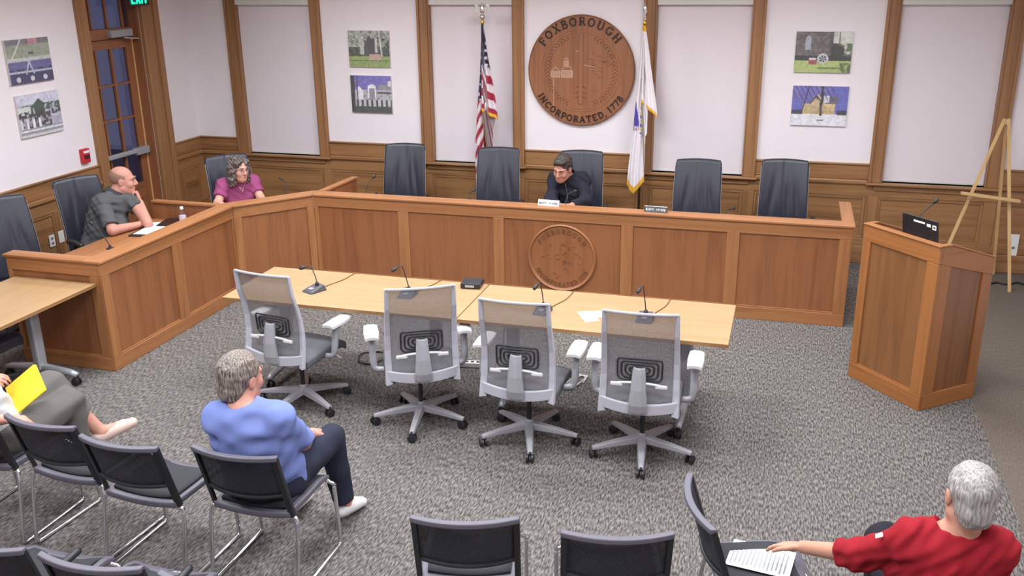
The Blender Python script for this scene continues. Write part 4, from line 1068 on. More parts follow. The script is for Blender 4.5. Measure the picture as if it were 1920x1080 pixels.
def state_cloth(v, a):
    zb = (.66+.16*abs(a-.2)/.3 if a < .5 else 1.50+.16*(1-a)/.5)
    z = 2.435+(zb-2.435)*v
    L = lerp_tab([(2.435, -.014), (2.1, -.03), (1.9, -.045), (1.6, -.07), (1.3, -.09), (1.0, -.12), (.66, -.145)], z)
    Rr = lerp_tab([(2.435, .014), (2.1, .075), (1.8, .13), (1.6, .165), (1.5, .175), (1.3, .055), (.66, .06)], z)
    if a < .5: x = L+(min(Rr, .07)-L)*(a/.5); y = -.02+.016*math.sin(a*34+z)*min(1, (2.5-z)*1.6)
    else: x = .0+(Rr)*((a-.5)/.5); y = -.045-.014*math.sin((a-.5)*26+z*.7)*min(1, (2.5-z)*1.6)
    c = (228, 220, 224)
    if z > 2.375: c = GLD
    if a < .5:
        if v > .955: c = GLD
        if 1.40 < z < 1.66 and x < -.022-.12*(z-1.40) and x > L: c = (74, 62, 160)
        if 1.355 < z < 1.39 and -.10 < x < -.03 and math.sin(x*300+z*90) > -.2: c = (60, 56, 70)
        if 1.32 < z < 1.70 and -.008 < x < .045:
            k = math.sin(z*70)*math.cos(x*110)
            c = (200, 176, 90) if k > .35 else ((84, 88, 160) if k < -.25 else (222, 214, 216))
    else:
        if v > .955: c = GLD
    return (x, y, z), c
flag('white_flag', (2.84, 1.80, 0), 0, 'white flag with blue shield and gold fringe right of the wall seal', state_cloth, 'spear')

# ================================================================ SMALL THINGS
bx = empty('black_box', (2.14, -1.80, TZ), rad(6), 'small black electronic box lying on the tables near the middle seam', 'device')
MB().box(-.075, .075, -.075, .075, .004, .042).build('case', BLACKP, bx, bevel=.004)
MB().box(-.04, .03, -.0765, -.075, .014, .030).build('silver_label', STEEL, bx)
for q in (-.06, .06): MB().box(q-.008, q+.008, -.06, .06, 0, .004).build('foot', BLACKP, bx)
nb = MB().lathe([(.005, 0), (.009, .004), (.006, .012)], (.07, .075, .02), 8, axis=(0, 1, 0)).build('antenna_stub', BLACKP, bx)
def sheet(name, loc, rz, w_, h_, label, m=PAPER, th=.0012, cat='paper', tilt=0, group=None):
    o = MB().box(-w_/2, w_/2, -h_/2, h_/2, 0, th).build(name, m)
    o.location = loc; o.rotation_euler = (0, tilt, rz); return tag(o, label, cat, group)
sheet('paper_sheet', (3.12, -2.22, TZ+.0005), .5, .10, .20, 'crumpled white papers lying on the right table', group=None)
sheet('paper_sheet', (3.19, -2.16, TZ+.002), .2, .09, .13, 'small white note on top of the papers on the right table')
sheet('paper_sheet', (-1.235, -1.05, TZ+.0145), .15, .216, .28, 'white sheet on the clipboard before the man in the polo shirt')
sheet('clipboard', (-1.245, -1.07, TZ+.0005), .15, .24, .32, 'black clipboard under the white sheet by the polo shirt', BLACKP, .013, 'clipboard')
sheet('paper_sheet', (-1.34, -.84, TZ+.001), .3, .20, .22, 'papers lying under the black tablet on the left desk')
tb = empty('tablet', (-1.24, -.74, TZ+.004), .25, 'black tablet lying on papers on the left desk', 'tablet')
MB().box(-.10, .10, -.13, .13, 0, .012).build('body', BLACKP, tb, bevel=.004); MB().box(-.09, .09, -.12, .12, .012, .0128).build('screen', plain('dark_screen', S(28, 28, 34), .12), tb)
pn = empty('red_pen', (-1.43, -1.02, TZ+.006), 1.2, 'red pen beside the elbow of the man in the polo shirt', 'pen')
MB().tube([(-.065, 0, 0), (.05, 0, 0), (.068, 0, 0)], [.005, .005, .0015], 8).build('barrel', RED, pn, smooth=True); MB().tube([(-.068, 0, 0), (-.03, 0, 0)], .0058, 8).build('cap', BLACKP, pn, smooth=True)
bt = empty('water_bottle', (-1.10, -.755, TZ), 0, 'clear plastic water bottle with a white cap on the left desk', 'bottle')
MB().lathe([(.028, 0), (.032, .006), (.032, .10), (.030, .115), (.014, .148), (.013, .16)], n=18).build('body', CLEAR, bt, smooth=True)
MB().lathe([(.0155, .152), (.0155, .172), (.013, .175)], n=16).build('cap', WHITEP, bt); MB().lathe([(.0325, .045), (.0325, .09)], n=18).build('label_band', plain('bottle_label', S(206, 190, 200), .6), bt)
def nameplate(x, y, w_, rz, dark, label):
    t = empty('name_plate', (x, y, HT), rz, label, 'name plate', 'name plates on the dais')
    bc = plain('plate_face_%d' % int(x*10), S(54, 52, 56) if dark else S(196, 192, 190), .35)
    MB().add([(-w_/2, -.022, 0), (w_/2, -.022, 0), (w_/2, .022, 0), (-w_/2, .022, 0), (-w_/2, -.004, .05), (w_/2, -.004, .05), (w_/2, .006, .05), (-w_/2, .006, .05)],
             [(0, 3, 2, 1), (4, 5, 6, 7), (0, 1, 5, 4), (1, 2, 6, 5), (2, 3, 7, 6), (3, 0, 4, 7)]).build('block', bc, t, bevel=.001)
    Mt = Matrix.Translation((0, -.0135, .024))@Matrix.Rotation(-.345, 4, 'X')
    k = int(w_/.0135); rnd = random.Random(k)
    for i in range(k):          # unreadable small lettering
        if i in (0, k//2, k-1): continue
        xx = -w_/2+w_*(i+.5)/k; m = MB(); m.box(xx-.0042, xx-.0022, -.0025, -.0008, -.010, .010)
        if rnd.random() > .3: m.box(xx-.003, xx+.004, -.0025, -.0008, rnd.choice((-.010, -.001, .007)), rnd.choice((-.007, .002, .010))+.0005)
        if rnd.random() > .4: m.box(xx+.002, xx+.004, -.0025, -.0008, -.010, .010)
        m.xform(Mt).build('lettering', WHITEP if dark else plain('ink', S(60, 56, 60), .6), t)
    MB().box(-w_/2, w_/2, -.0045, .0065, .050, .0515).build('top_edge', WHITEP, t)
nameplate(2.262, .085, .205, -.08, False, 'silvery name plate on the dais before the man in the dark jacket')
nameplate(3.255, .075, .205, -.05, True, 'dark name plate on the dais between the white flag and the empty chair')
sheet('paper_sheet', (-1.14, -.17, TZ+.001), .85, .21, .28, 'white sheet on the desk before the woman in magenta')
sheet('paper_sheet', (2.27, .60, TZ+.001), .1, .22, .28, 'white sheet under the hands of the man in the dark jacket')
# cables and power under the tables
def cable(pts, r, m, label, group='floor cables under the tables'):
    tag(MB().tube(spline(pts, 6), r, 6).build('floor_cable', m, smooth=True), label, 'cable', group)
coil = [(1.22+.11*math.cos(a)*(1+.12*math.sin(3*a)), -1.70+.13*math.sin(a), .006+.004*(i % 3)) for i, a in enumerate([k*.55 for k in range(26)])]
cable(coil, .005, BLACKP, 'black cable coiled on the carpet under the left table')
cable([(1.34, -1.72, .006), (1.6, -1.9, .006), (1.8, -1.75, .006), (1.98, -1.66, .02)], .005, BLACKP, 'black cable from the coil to the white power strip')
cable([(2.12, -1.62, .02), (2.3, -1.8, .006), (2.6, -1.66, .006), (2.85, -1.62, .01), (2.97, -1.78, .006)], .006, plain('cable_grey', S(150, 146, 142), .6), 'grey cable along the carpet right of the power strip')
coil = [(2.93+.06*math.cos(a)*(1+.3*math.sin(2*a)), -1.74+.14*math.sin(a*1.1), .007+.005*(i % 2)) for i, a in enumerate([k*.6 for k in range(18)])]
cable(coil, .006, ARMPAD, 'pale cable heaped on the carpet under the right table')
cable([(1.86, -1.95, .45), (1.86, -1.90, .20), (1.93, -1.75, .03), (2.0, -1.66, .03)], .004, BLACKP, 'black cable dropping from the left table to the power strip')
cable([(2.42, -1.9, .5), (2.38, -1.85, .25), (2.25, -1.7, .03), (2.13, -1.63, .03)], .004, BLACKP, 'black cable dropping from the right table to the power strip')
ps = empty('power_strip', (2.05, -1.64, 0), rad(8), 'white power strip on the carpet between the two tables', 'power strip')
MB().box(-.10, .10, -.03, .03, 0, .04).build('housing', WHITEP, ps, bevel=.005)
for k in range(4): MB().box(-.085+k*.045, -.06+k*.045, -.014, .014, .04, .0415).build('socket', BLACKP, ps)
MB().box(.085, .098, -.012, .012, .04, .046).build('switch', RED, ps)
# ================================================================ PEOPLE (bodies grown as one smooth surface from a distance field)
V3 = lambda *a: np.array(a, float)
def unit(v): v = np.asarray(v, float); return v/np.linalg.norm(v)
class Field:
    def __init__(s, lo, hi, h):
        s.h = h; s.lo = np.array(lo, float); s.n = np.ceil((np.array(hi)-s.lo)/h).astype(int)+1
        s.D = np.full(s.n, .5, np.float32); s.ax = [(s.lo[i]+h*np.arange(s.n[i])).astype(np.float32) for i in range(3)]
    def win(s, lo, hi, pad):
        a = np.clip(np.floor((np.array(lo)-pad-s.lo)/s.h).astype(int), 0, s.n); b = np.clip(np.ceil((np.array(hi)+pad-s.lo)/s.h).astype(int)+1, 0, s.n)
        sl = tuple(slice(a[i], b[i]) for i in range(3))
        X, Y, Z = np.meshgrid(*[s.ax[i][sl[i]] for i in range(3)], indexing='ij', sparse=True)
        return sl, X, Y, Z
    def smin(s, sl, d, k):
        o = s.D[sl]
        if o.size == 0: return
        if k <= 0: s.D[sl] = np.minimum(o, d); return
        hh = np.clip(.5+.5*(o-d)/k, 0, 1); s.D[sl] = o*(1-hh)+d*hh-k*hh*(1-hh)
    def smax(s, sl, d, k):
        o = s.D[sl]
        if o.size == 0: return
        hh = np.clip(.5-.5*(o-d)/k, 0, 1); s.D[sl] = o*(1-hh)+d*hh+k*hh*(1-hh)
    def cap(s, a, b, ra, rb, k=.02, ax=None, ratio=1.0, cut=None):
        """tapered limb a->b; ax/ratio flatten it along ax; cut=(point, dir) trims it flat"""
        a = V3(*a); b = V3(*b); m = max(ra, rb)*max(1, ratio)+k
        sl, X, Y, Z = s.win(np.minimum(a, b), np.maximum(a, b), m+.012)
        px, py, pz = X-a[0], Y-a[1], Z-a[2]; ba = b-a
        if ax is not None:
            ax = unit(ax); q = (px*ax[0]+py*ax[1]+pz*ax[2])*(1/ratio-1); px = px+q*ax[0]; py = py+q*ax[1]; pz = pz+q*ax[2]
            bq = np.dot(ba, ax)*(1/ratio-1); ba = ba+bq*ax
        t = np.clip((px*ba[0]+py*ba[1]+pz*ba[2])/np.dot(ba, ba), 0, 1)
        d = np.sqrt((px-t*ba[0])**2+(py-t*ba[1])**2+(pz-t*ba[2])**2)-(ra+(rb-ra)*t)
        if ratio < 1: d = d*ratio
        if cut is not None: c, n = cut; n = unit(n); d = np.maximum(d, (X-c[0])*n[0]+(Y-c[1])*n[1]+(Z-c[2])*n[2])
        s.smin(sl, d.astype(np.float32), k)
    def ell_d(s, c, r, Rm, pad):
        c = V3(*c); r = V3(*r); m = max(r)+pad
        sl, X, Y, Z = s.win(c-m, c+m, .005); px, py, pz = X-c[0], Y-c[1], Z-c[2]
        u = [(px*Rm[0, i]+py*Rm[1, i]+pz*Rm[2, i]) for i in range(3)]
        k0 = np.sqrt((u[0]/r[0])**2+(u[1]/r[1])**2+(u[2]/r[2])**2); k1 = np.sqrt((u[0]/r[0]**2)**2+(u[1]/r[1]**2)**2+(u[2]/r[2]**2)**2)
        return sl, k0*(k0-1)/np.maximum(k1, 1e-6)
    def ell(s, c, r, Rm=np.eye(3), k=.02):
        sl, d = s.ell_d(c, r, Rm, k+.01); s.smin(sl, d.astype(np.float32), k)
    def dig(s, c, r, Rm=np.eye(3), k=.01):
        sl, d = s.ell_d(c, r, Rm, k+.02); s.smax(sl, (-d).astype(np.float32), k)
    def digcap(s, a, b, r, k=.01):
        a = V3(*a); b = V3(*b); sl, X, Y, Z = s.win(np.minimum(a, b), np.maximum(a, b), r+k+.02)
        ba = b-a; px, py, pz = X-a[0], Y-a[1], Z-a[2]; t = np.clip((px*ba[0]+py*ba[1]+pz*ba[2])/np.dot(ba, ba), 0, 1)
        d = np.sqrt((px-t*ba[0])**2+(py-t*ba[1])**2+(pz-t*ba[2])**2)-r; s.smax(sl, (-d).astype(np.float32), k)
    def plane(s, c, n, k=.004):
        n = unit(n); sl, X, Y, Z = s.win(s.lo, s.lo+s.h*s.n, 0)
        s.smax(sl, ((X-c[0])*n[0]+(Y-c[1])*n[1]+(Z-c[2])*n[2]).astype(np.float32), k)
    def folds(s, amp, seed, fr=38.0, d=(1, .4, 1.3)):
        rng = np.random.default_rng(seed); sl, X, Y, Z = s.win(s.lo, s.lo+s.h*s.n, 0); f = 0
        for i in range(4):
            v = unit(rng.normal(size=3)*np.array(d))*fr*rng.uniform(.6, 1.5); f = f+np.sin(X*v[0]+Y*v[1]+Z*v[2]+rng.uniform(0, 6)+1.5*np.sin(X*v[1]*.5+Z*v[0]*.4))
        s.D += (amp*f/2).astype(np.float32)
    def mesh(s, name, m, parent, origin):
        D = s.D; ins = D < 0; n = D.shape
        c = np.zeros(tuple(k-1 for k in n), np.uint8)
        for i in (0, 1):
            for j in (0, 1):
                for k in (0, 1): c += ins[i:n[0]-1+i, j:n[1]-1+j, k:n[2]-1+k]
        act = (c > 0) & (c < 8); idx = np.full(c.shape, -1, np.int64); A = np.argwhere(act); idx[act] = np.arange(len(A))
        P = np.zeros((len(A), 3)); W = np.zeros(len(A)); cor = {}
        for i in (0, 1):
            for j in (0, 1):
                for k in (0, 1): cor[i, j, k] = D[A[:, 0]+i, A[:, 1]+j, A[:, 2]+k]
        for a in list(cor):
            for ax in range(3):
                if a[ax]: continue
                b = list(a); b[ax] = 1; b = tuple(b); da, db = cor[a], cor[b]; x = (da < 0) != (db < 0)
                t = np.where(x, da/np.where(x, da-db, 1), 0); q = np.tile(np.array(a, float), (len(A), 1)); q[:, ax] += t
                P += q*x[:, None]; W += x
        P = (A+P/W[:, None])*s.h+s.lo-np.array(origin)
        F = []
        for ax in range(3):
            o1, o2 = [i for i in range(3) if i != ax]
            s0 = [slice(None)]*3; s1 = [slice(None)]*3; s0[ax] = slice(0, -1); s1[ax] = slice(1, None)
            ch = ins[tuple(s0)] != ins[tuple(s1)]; E = np.argwhere(ch)
            ok = (E[:, o1] > 0) & (E[:, o2] > 0) & (E[:, o1] < n[o1]-1) & (E[:, o2] < n[o2]-1); E = E[ok]
            fl = ins[E[:, 0], E[:, 1], E[:, 2]]
            q = []
            for d1, d2 in ((-1, -1), (0, -1), (0, 0), (-1, 0)):
                e = E.copy(); e[:, o1] += d1; e[:, o2] += d2; q.append(idx[e[:, 0], e[:, 1], e[:, 2]])
            q = np.stack(q, 1)
            flip = fl if ax != 1 else ~fl
            q[~flip] = q[~flip][:, ::-1]; F.append(q)
        F = np.concatenate(F)
        me = bpy.data.meshes.new(name); me.from_pydata(P.tolist(), [], F.tolist()); me.update()
        return link(name, me, m, parent, smooth=True)

def rotm(fwd, up=(0, 0, 1), tilt=0.0):
    """columns right, forward, up for something looking along fwd"""
    f = unit(fwd); r = unit(np.cross(f, up)); u = np.cross(r, f)
    c, s_ = math.cos(tilt), math.sin(tilt); r2 = r*c+u*s_; u2 = u*c-r*s_
    return np.stack([r2, f, u2], 1)
def head(F, c, H, sc=1.0, fat=1.0, nose=1.0, chin=0.0):
    T = lambda x, y, z: np.array(c)+H@(np.array((x, y, z))*sc)
    F.ell(T(0, -.018, .035), np.array((.076, .097, .088))*sc, H, .02)
    F.ell(T(0, .028, -.025), np.array((.062*fat, .066, .088))*sc, H, .03)
    F.ell(T(0, .045, -.082), np.array((.043*fat, .044, .034))*sc, H, .025)
    F.cap(T(-.05*fat, -.005, -.06), T(-.012, .06, -.095), .024*sc, .02*sc, .03); F.cap(T(.05*fat, -.005, -.06), T(.012, .06, -.095), .024*sc, .02*sc, .03)
    for s_ in (-1, 1):
        F.ell(T(s_*.038, .062, -.028), np.array((.024*fat, .022, .026))*sc, H, .02)
        F.dig(T(s_*.031, .101, .012), np.array((.017, .014, .010))*sc, H, .010)
        F.cap(T(s_*.012, .088, .030), T(s_*.046, .072, .028), .009*sc, .008*sc, .012)
        F.ell(T(s_*.077, -.008, -.006), np.array((.010, .021, .032))*sc, H, .008)
        F.dig(T(s_*.087, -.002, -.004), np.array((.005, .011, .019))*sc, H, .005)
    F.cap(T(0, .090, .018), T(0, .110*nose, -.022), .009*sc, .013*sc, .012); F.ell(T(0, .100, -.030), np.array((.019, .013, .009))*sc, H, .008)
    F.cap(T(-.02, .086, -.057), T(.02, .086, -.057), .007*sc, .007*sc, .008); F.cap(T(-.017, .087, -.068), T(.017, .087, -.068), .007*sc, .007*sc, .008)
    F.dig(T(0, .099, -.0625), np.array((.021, .008, .0025))*sc, H, .004)
    return T
def face_parts(par, T, H, sc, org, brow, iris=(70, 50, 40), lips=(168, 96, 90), shut=False):
    o = np.array(org)
    for s_ in (-1, 1):
        e = T(s_*.031, .0790, .011)-o
        eye = MB().lathe([(0.0001, -.0110), (.0055, -.0095), (.0095, -.0055), (.0110, 0), (.0095, .0055), (.0055, .0095), (.0001, .0110)], e, 12, axis=H[:, 1]).build('eye', SKIN_EYE, par, smooth=True)
        MB().lathe([(.0066, .0082), (.0062, .0112), (.001, .0119)], e+H[:, 1]*.0002-H[:, 2]*(.003 if shut else 0), 10, axis=H[:, 1]).build('iris', plain('iris', S(*iris), .3), eye, smooth=True)
        MB().tube([T(s_*.013, .1005, .033)-o, T(s_*.031, .0965, .037)-o, T(s_*.050, .084, .033)-o], [.0036, .0042, .0024], 6).build('eyebrow', plain('brow', S(*brow), .9), par, smooth=True)
    MB().tube([T(-.020, .0895, -.062)-o, T(-.008, .0950, -.060)-o, T(.008, .0950, -.060)-o, T(.020, .0895, -.062)-o], [.002, .0042, .0042, .002], 6).build('lips', plain('lips', S(*lips), .5), par, smooth=True)
SKIN_EYE = plain('eye_white', S(150, 138, 132), .35)
def hand(F, wr, d, nrm, side, curl=.5, sc=1.0, thumb=.6, spread=.05):
    """wrist, finger direction, palm normal (the way the palm faces), side=+1 when the thumb is on cross(d,nrm)"""
    wr = V3(*wr); d = unit(d); n = unit(np.array(nrm)-np.dot(nrm, d)*d); t = np.cross(d, n)*side
    pal = wr+d*.05*sc
    F.cap(wr, pal, .024*sc, .030*sc, .012, n, .55); F.cap(pal-t*.014*sc, pal+d*.045*sc-t*.018*sc, .026*sc, .022*sc, .012, n, .55); F.cap(pal+t*.012*sc, pal+d*.045*sc+t*.018*sc, .027*sc, .022*sc, .012, n, .55)
    ls = [(.030, .068, .028), (.010, .078, .03), (-.011, .072, .028), (-.030, .056, .024)]
    for i, (o, L, _) in enumerate(ls):
        p = wr+d*(.092-.004*abs(i-1))*sc+t*o*sc; a = curl*.55; dd = unit(d+t*o*spread*22)
        rr = (.0092-.0006*(i == 3))*sc
        for f_, r0, r1 in ((.45, 1.0, .95), (.32, .95, .88), (.25, .88, .75)):
            v = unit(dd*math.cos(a)+n*math.sin(a)); q = p+v*L*f_*sc; F.cap(p, q, rr*r0, rr*r1, .004); p = q; a += curl*.75
    p = wr+d*.028*sc+t*.026*sc; v1 = unit(d*.65+t*.75+n*thumb*.4)
    q = p+v1*.034*sc; F.cap(p, q, .0145*sc, .0115*sc, .010); v2 = unit(d*1.0+t*(.45-thumb*.5)+n*thumb*.8); q2 = q+v2*.03*sc; F.cap(q, q2, .0112*sc, .010*sc, .005); F.cap(q2, q2+unit(v2+n*.2)*.022*sc, .010*sc, .008*sc, .004)
def torso(F, J, inf=0.0, belly=0.0, w=1.0, lower=True, deep=1.0):
    pel, ch, nk, sL, sR = [V3(*J[k]) for k in ('pelvis', 'chest', 'neck', 'shL', 'shR')]
    up = unit(ch-pel); rt = unit(sR-sL); fw = unit(np.cross(up, rt)); rt = np.cross(fw, up); Rm = np.stack([rt, fw, up], 1)
    mid = (pel+ch)/2
    if lower: F.ell(pel, V3(.175*w+inf, .130*deep+inf, .135+inf), Rm, .05)
    F.ell(mid+fw*belly*.5, V3(.160*w+inf, .118*deep+belly+inf, .17+inf), Rm, .06); F.ell(ch-up*.03, V3(.162*w+inf, .118*deep+inf, .185+inf), Rm, .05)
    F.cap(sL, sR, .054+inf, .054+inf, .05, fw, 1.1)
    for s_ in (sL, sR): F.cap(nk-up*.01, s_*.85+nk*.15, .045+inf, .048+inf, .05); F.ell(s_, np.array([.055+inf]*3), Rm, .04)
    return Rm
def arm(F, J, s_, inf=0.0, t0=0.0, t1=2.0, k=.02, fat=1.0):
    """upper arm 0..1, forearm 1..2; trimmed flat at t1"""
    a, b, c = [V3(*J[q+s_]) for q in ('sh', 'el', 'wr')]
    if t1 <= 1:
        e = a+(b-a)*t1; F.cap(a, b, .049*fat+inf, .041*fat+inf, k, cut=(e, b-a))
    else:
        F.cap(a, b, .049*fat+inf, .041*fat+inf, k); e = b+(c-b)*(t1-1)
        F.cap(b, c, .042*fat+inf, .028*fat+inf*.8, k, cut=None if t1 >= 2 else (e, c-b))
def leg(F, J, s_, inf=0.0, t1=2.0, k=.03):
    a, b, c = [V3(*J[q+s_]) for q in ('hip', 'kn', 'an')]
    F.cap(a, b, .088+inf, .060+inf, k); e = b+(c-b)*(t1-1); F.cap(b, c, .058+inf, .040+inf*1.6, k, cut=None if t1 >= 2 else (e, c-b))
def bounds(J, pad=.2):
    P = np.array([v for k, v in J.items() if len(v) == 3]); return P.min(0)-pad, P.max(0)+pad
def fabric(name, col, var=.08, rough=.9, vs_=90): return plain(name, S(*col), rough, var=var, vscale=vs_, bump=.2, bscale=450, spec=.15)
def skin(name, col):
    m = plain(name, S(*col), .55, var=.07, vscale=28, bump=.06, bscale=260, spec=.35)
    p = m.node_tree.nodes['Principled BSDF']; p.inputs['Subsurface Weight'].default_value = .08; p.inputs['Subsurface Radius'].default_value = (.02, .008, .005); return m
def hair_mat(name, c1, c2, sc=(140, 140, 10)):
    m, nt, p = new_mat(name); tc = node(nt, 'ShaderNodeTexCoord'); mp = node(nt, 'ShaderNodeMapping'); mp.inputs['Scale'].default_value = sc
    nz = node(nt, 'ShaderNodeTexNoise'); nz.inputs['Scale'].default_value = 1; nz.inputs['Detail'].default_value = 3; r = node(nt, 'ShaderNodeValToRGB')
    r.color_ramp.elements[0].position = .36; r.color_ramp.elements[0].color = S(*c1); r.color_ramp.elements[1].position = .64; r.color_ramp.elements[1].color = S(*c2)
    nt.links.new(tc.outputs['Object'], mp.inputs[0]); nt.links.new(mp.outputs[0], nz.inputs[0]); nt.links.new(nz.outputs[0], r.inputs[0]); nt.links.new(r.outputs[0], p.inputs['Base Color'])
    b = node(nt, 'ShaderNodeBump'); b.inputs['Strength'].default_value = .6; b.inputs['Distance'].default_value = .006; nt.links.new(nz.outputs[0], b.inputs['Height']); nt.links.new(b.outputs[0], p.inputs['Normal'])
    p.inputs['Roughness'].default_value = .55; return m
def shoes(F_unused, J, s_, par, org, m, inf=.006, toe=None):
    an = V3(*J['an'+s_]); to = V3(*J['toe'+s_]); lo = np.minimum(an, to)-.12; hi = np.maximum(an, to)+.12
    f = Field(lo, hi, .005); d = unit(to-an); up = unit(np.array((0, 0, 1))-d*d[2]); heel = an-d*.03-up*.035
    f.cap(heel, to, .040, .036, .02, up, .85); f.cap(an-up*.015, to-d*.06, .042, .032, .03); f.digcap(an+up*.02, an+up*.09+d*.0, .036, .01)
    return f.mesh('shoe', m, par, org)
def person(label, J, hc, hf, skinm, org, tilt=0.0, headup=(0, 0, 1), h=.006, fat=1.0, sc=1.0, hands=(), belly=0., w=1., armfat=1., neckr=.056, deep=1.0):
    lo, hi = bounds(dict(J, h=hc)); root = empty('person', org, 0, label, 'person')
    F = Field(lo, hi, h); H = rotm(hf, headup, tilt)
    torso(F, J, 0, belly, w, True, deep)
    T = lambda x, y, z: np.array(hc)+H@(np.array((x, y, z))*sc)
    F.cap(np.array(J['neck'])-np.array((0, 0, .02)), T(0, -.02, -.05), neckr*1.05, neckr*.95, .03)
    for s_ in 'LR': arm(F, J, s_, 0, fat=armfat); leg(F, J, s_); F.cap(J['an'+s_], J['toe'+s_], .036, .03, .02)
    head(F, hc, H, sc, fat)
    for hd in hands: hand(F, **hd)
    F.mesh('body', skinm, root, org)
    return root, T, H, lo, hi
def top(J, lo, hi, org, root, m, name, sleeve, inf=.014, belly=0., w=1., neckhole=.072, fold=.0035, seed=1, h=.007, armfat=1., hem=None, neck_dir=None, deep=1.0, fd=(1, .4, 1.3)):
    f = Field(lo, hi, h); torso(f, J, inf, belly, w, True, deep)
    for s_ in 'LR':
        sv = sleeve[s_] if isinstance(sleeve, dict) else sleeve
        arm(f, J, s_, inf*(1.0 if sv > 1 else 1.25), t1=sv, k=.03, fat=armfat)
    f.folds(fold, seed, 72.0, fd)
    nk = V3(*J['neck']); nd = unit(neck_dir if neck_dir is not None else (0, 0, 1)); f.digcap(nk+nd*(.035+neckhole*.15), nk+nd*.25, neckhole, .012)
    if hem is not None: f.plane(hem, (0, 0, -1))
    return f.mesh(name, m, root, org)
def trousers(J, lo, hi, org, root, m, t1=1.92, inf=.014, seed=3, w=1.0, h=.008):
    f = Field(lo, hi, h); pel, ch = V3(*J['pelvis']), V3(*J['chest']); rt = unit(V3(*J['shR'])-V3(*J['shL'])); up = unit(ch-pel); fw = np.cross(up, rt)
    f.ell(pel-up*.02, V3(.182*w+inf, .138+inf, .13+inf), np.stack([rt, fw, up], 1), .05)
    for s_ in 'LR': leg(f, J, s_, inf, t1)
    f.folds(.004, seed); return f.mesh('trousers', m, root, org)

# ---- the man in the grey polo shirt, chin on his fist
org = (-1.85, -1.0, 0)
J = dict(pelvis=(-1.83, -1.03, .57), chest=(-1.735, -.985, .88), neck=(-1.695, -.935, 1.035), shL=(-1.62, -.81, .975), shR=(-1.70, -1.10, .99),
         elL=(-1.35, -.95, .79), wrL=(-1.495, -.825, .945), elR=(-1.49, -1.26, .79), wrR=(-1.42, -.98, .775),
         hipL=(-1.80, -.93, .53), hipR=(-1.80, -1.12, .53), knL=(-1.52, -.90, .56), knR=(-1.52, -1.15, .56), anL=(-1.50, -.90, .11), anR=(-1.50, -1.15, .11), toeL=(-1.33, -.88, .04), toeR=(-1.33, -1.15, .04))
SK1 = skin('skin_ruddy', (188, 134, 118))
root, T, H, lo, hi = person('bald man in a grey polo shirt resting his chin on his fist', J, (-1.635, -.845, 1.155), (.88, .47, -.08), SK1, org, headup=(0, 0, 1), fat=1.1, sc=1.08, belly=.08, w=1.12, armfat=1.1, neckr=.066,
    hands=[dict(wr=(-1.495, -.825, .945), d=(-.35, .2, .9), nrm=(-.55, -.45, -.3), side=-1, curl=1.5, thumb=.5), dict(wr=(-1.42, -.98, .775), d=(.2, .9, -.05), nrm=(0, 0, -1), side=1, curl=.4)])
face_parts(root, T, H, 1.08, org, (150, 116, 100), lips=(178, 104, 96))
POLO = fabric('polo_grey', (84, 84, 86))
top(J, lo, hi, org, root, POLO, 'polo_shirt', dict(L=.42, R=.86), .020, .08, 1.12, .078, .005, 5, armfat=1.1, neck_dir=(.4, .45, .8))
f = Field((-1.95, -1.2, .88), (-1.45, -.7, 1.2), .005); nk = V3(*J['neck'])                # collar
nd = unit((.35, .45, .85)); f.cap(nk+nd*.005, nk+nd*.05, .092, .080, .0); f.digcap(nk-nd*.05, nk+nd*.2, .072, .004); f.plane(nk+nd*.052, nd); f.plane(nk-nd*.012, -nd); f.mesh('collar', fabric('polo_collar', (64, 64, 68)), root, org)
trousers(J, lo, hi, org, root, fabric('dark_trousers', (50, 52, 60)), w=1.1)
for s_ in 'LR': shoes(None, J, s_, root, org, BLACKP)
f = Field(T(0, 0, 0)-.16, T(0, 0, 0)+.16, .004); f.ell(T(0, -.018, .035), np.array((.0785, .0995, .0905))*1.08, H, 0); f.plane(T(0, .0, .062), H@np.array((0, .35, 1))); f.plane(T(0, .035, 0), H@np.array((0, 1, .1))); f.plane(T(0, 0, -.045), H@np.array((0, 0.3, -1)))
f.mesh('hair', hair_mat('stubble', (126, 92, 80), (160, 120, 106), (300, 300, 300)), root, org)
MB().box(-.018, .018, -.002, 0, -.012, .012).xform(Matrix.Translation((-1.605-org[0], -.90-org[1], .90))@Matrix.Rotation(rad(70), 4, 'Z')).build('chest_logo', fabric('logo_grey', (150, 150, 158)), root)

# ---- the woman in the magenta top
org = (-1.14, .22, 0)
J = dict(pelvis=(-1.17, .28, .57), chest=(-1.10, .215, .845), neck=(-1.06, .175, .965), shL=(-.98, .315, .925), shR=(-1.175, .085, .925),
         elL=(-.86, .25, .775), wrL=(-.70, .05, .775), elR=(-1.16, -.075, .78), wrR=(-.98, -.20, .775),
         hipL=(-1.12, .34, .52), hipR=(-1.24, .20, .52), knL=(-.82, .10, .57), knR=(-.94, -.05, .57), anL=(-.85, .12, .11), anR=(-.97, -.03, .11), toeL=(-.74, .03, .04), toeR=(-.86, -.12, .04))
SK2 = skin('skin_light', (200, 152, 134))
root, T, H, lo, hi = person('woman with grey-brown curly hair in a magenta top at the dais bend', J, (-1.005, .125, 1.095), (.93, -.36, -.10), SK2, org, fat=1.05, sc=1.0, belly=.04, w=1.08, neckr=.052,
    hands=[dict(wr=(-.70, .05, .775), d=(.3, -.8, 0), nrm=(0, 0, -1), side=-1, curl=.4), dict(wr=(-.98, -.20, .775), d=(.7, -.3, 0), nrm=(0, 0, -1), side=1, curl=.4)])
face_parts(root, T, H, 1.0, org, (110, 90, 84))
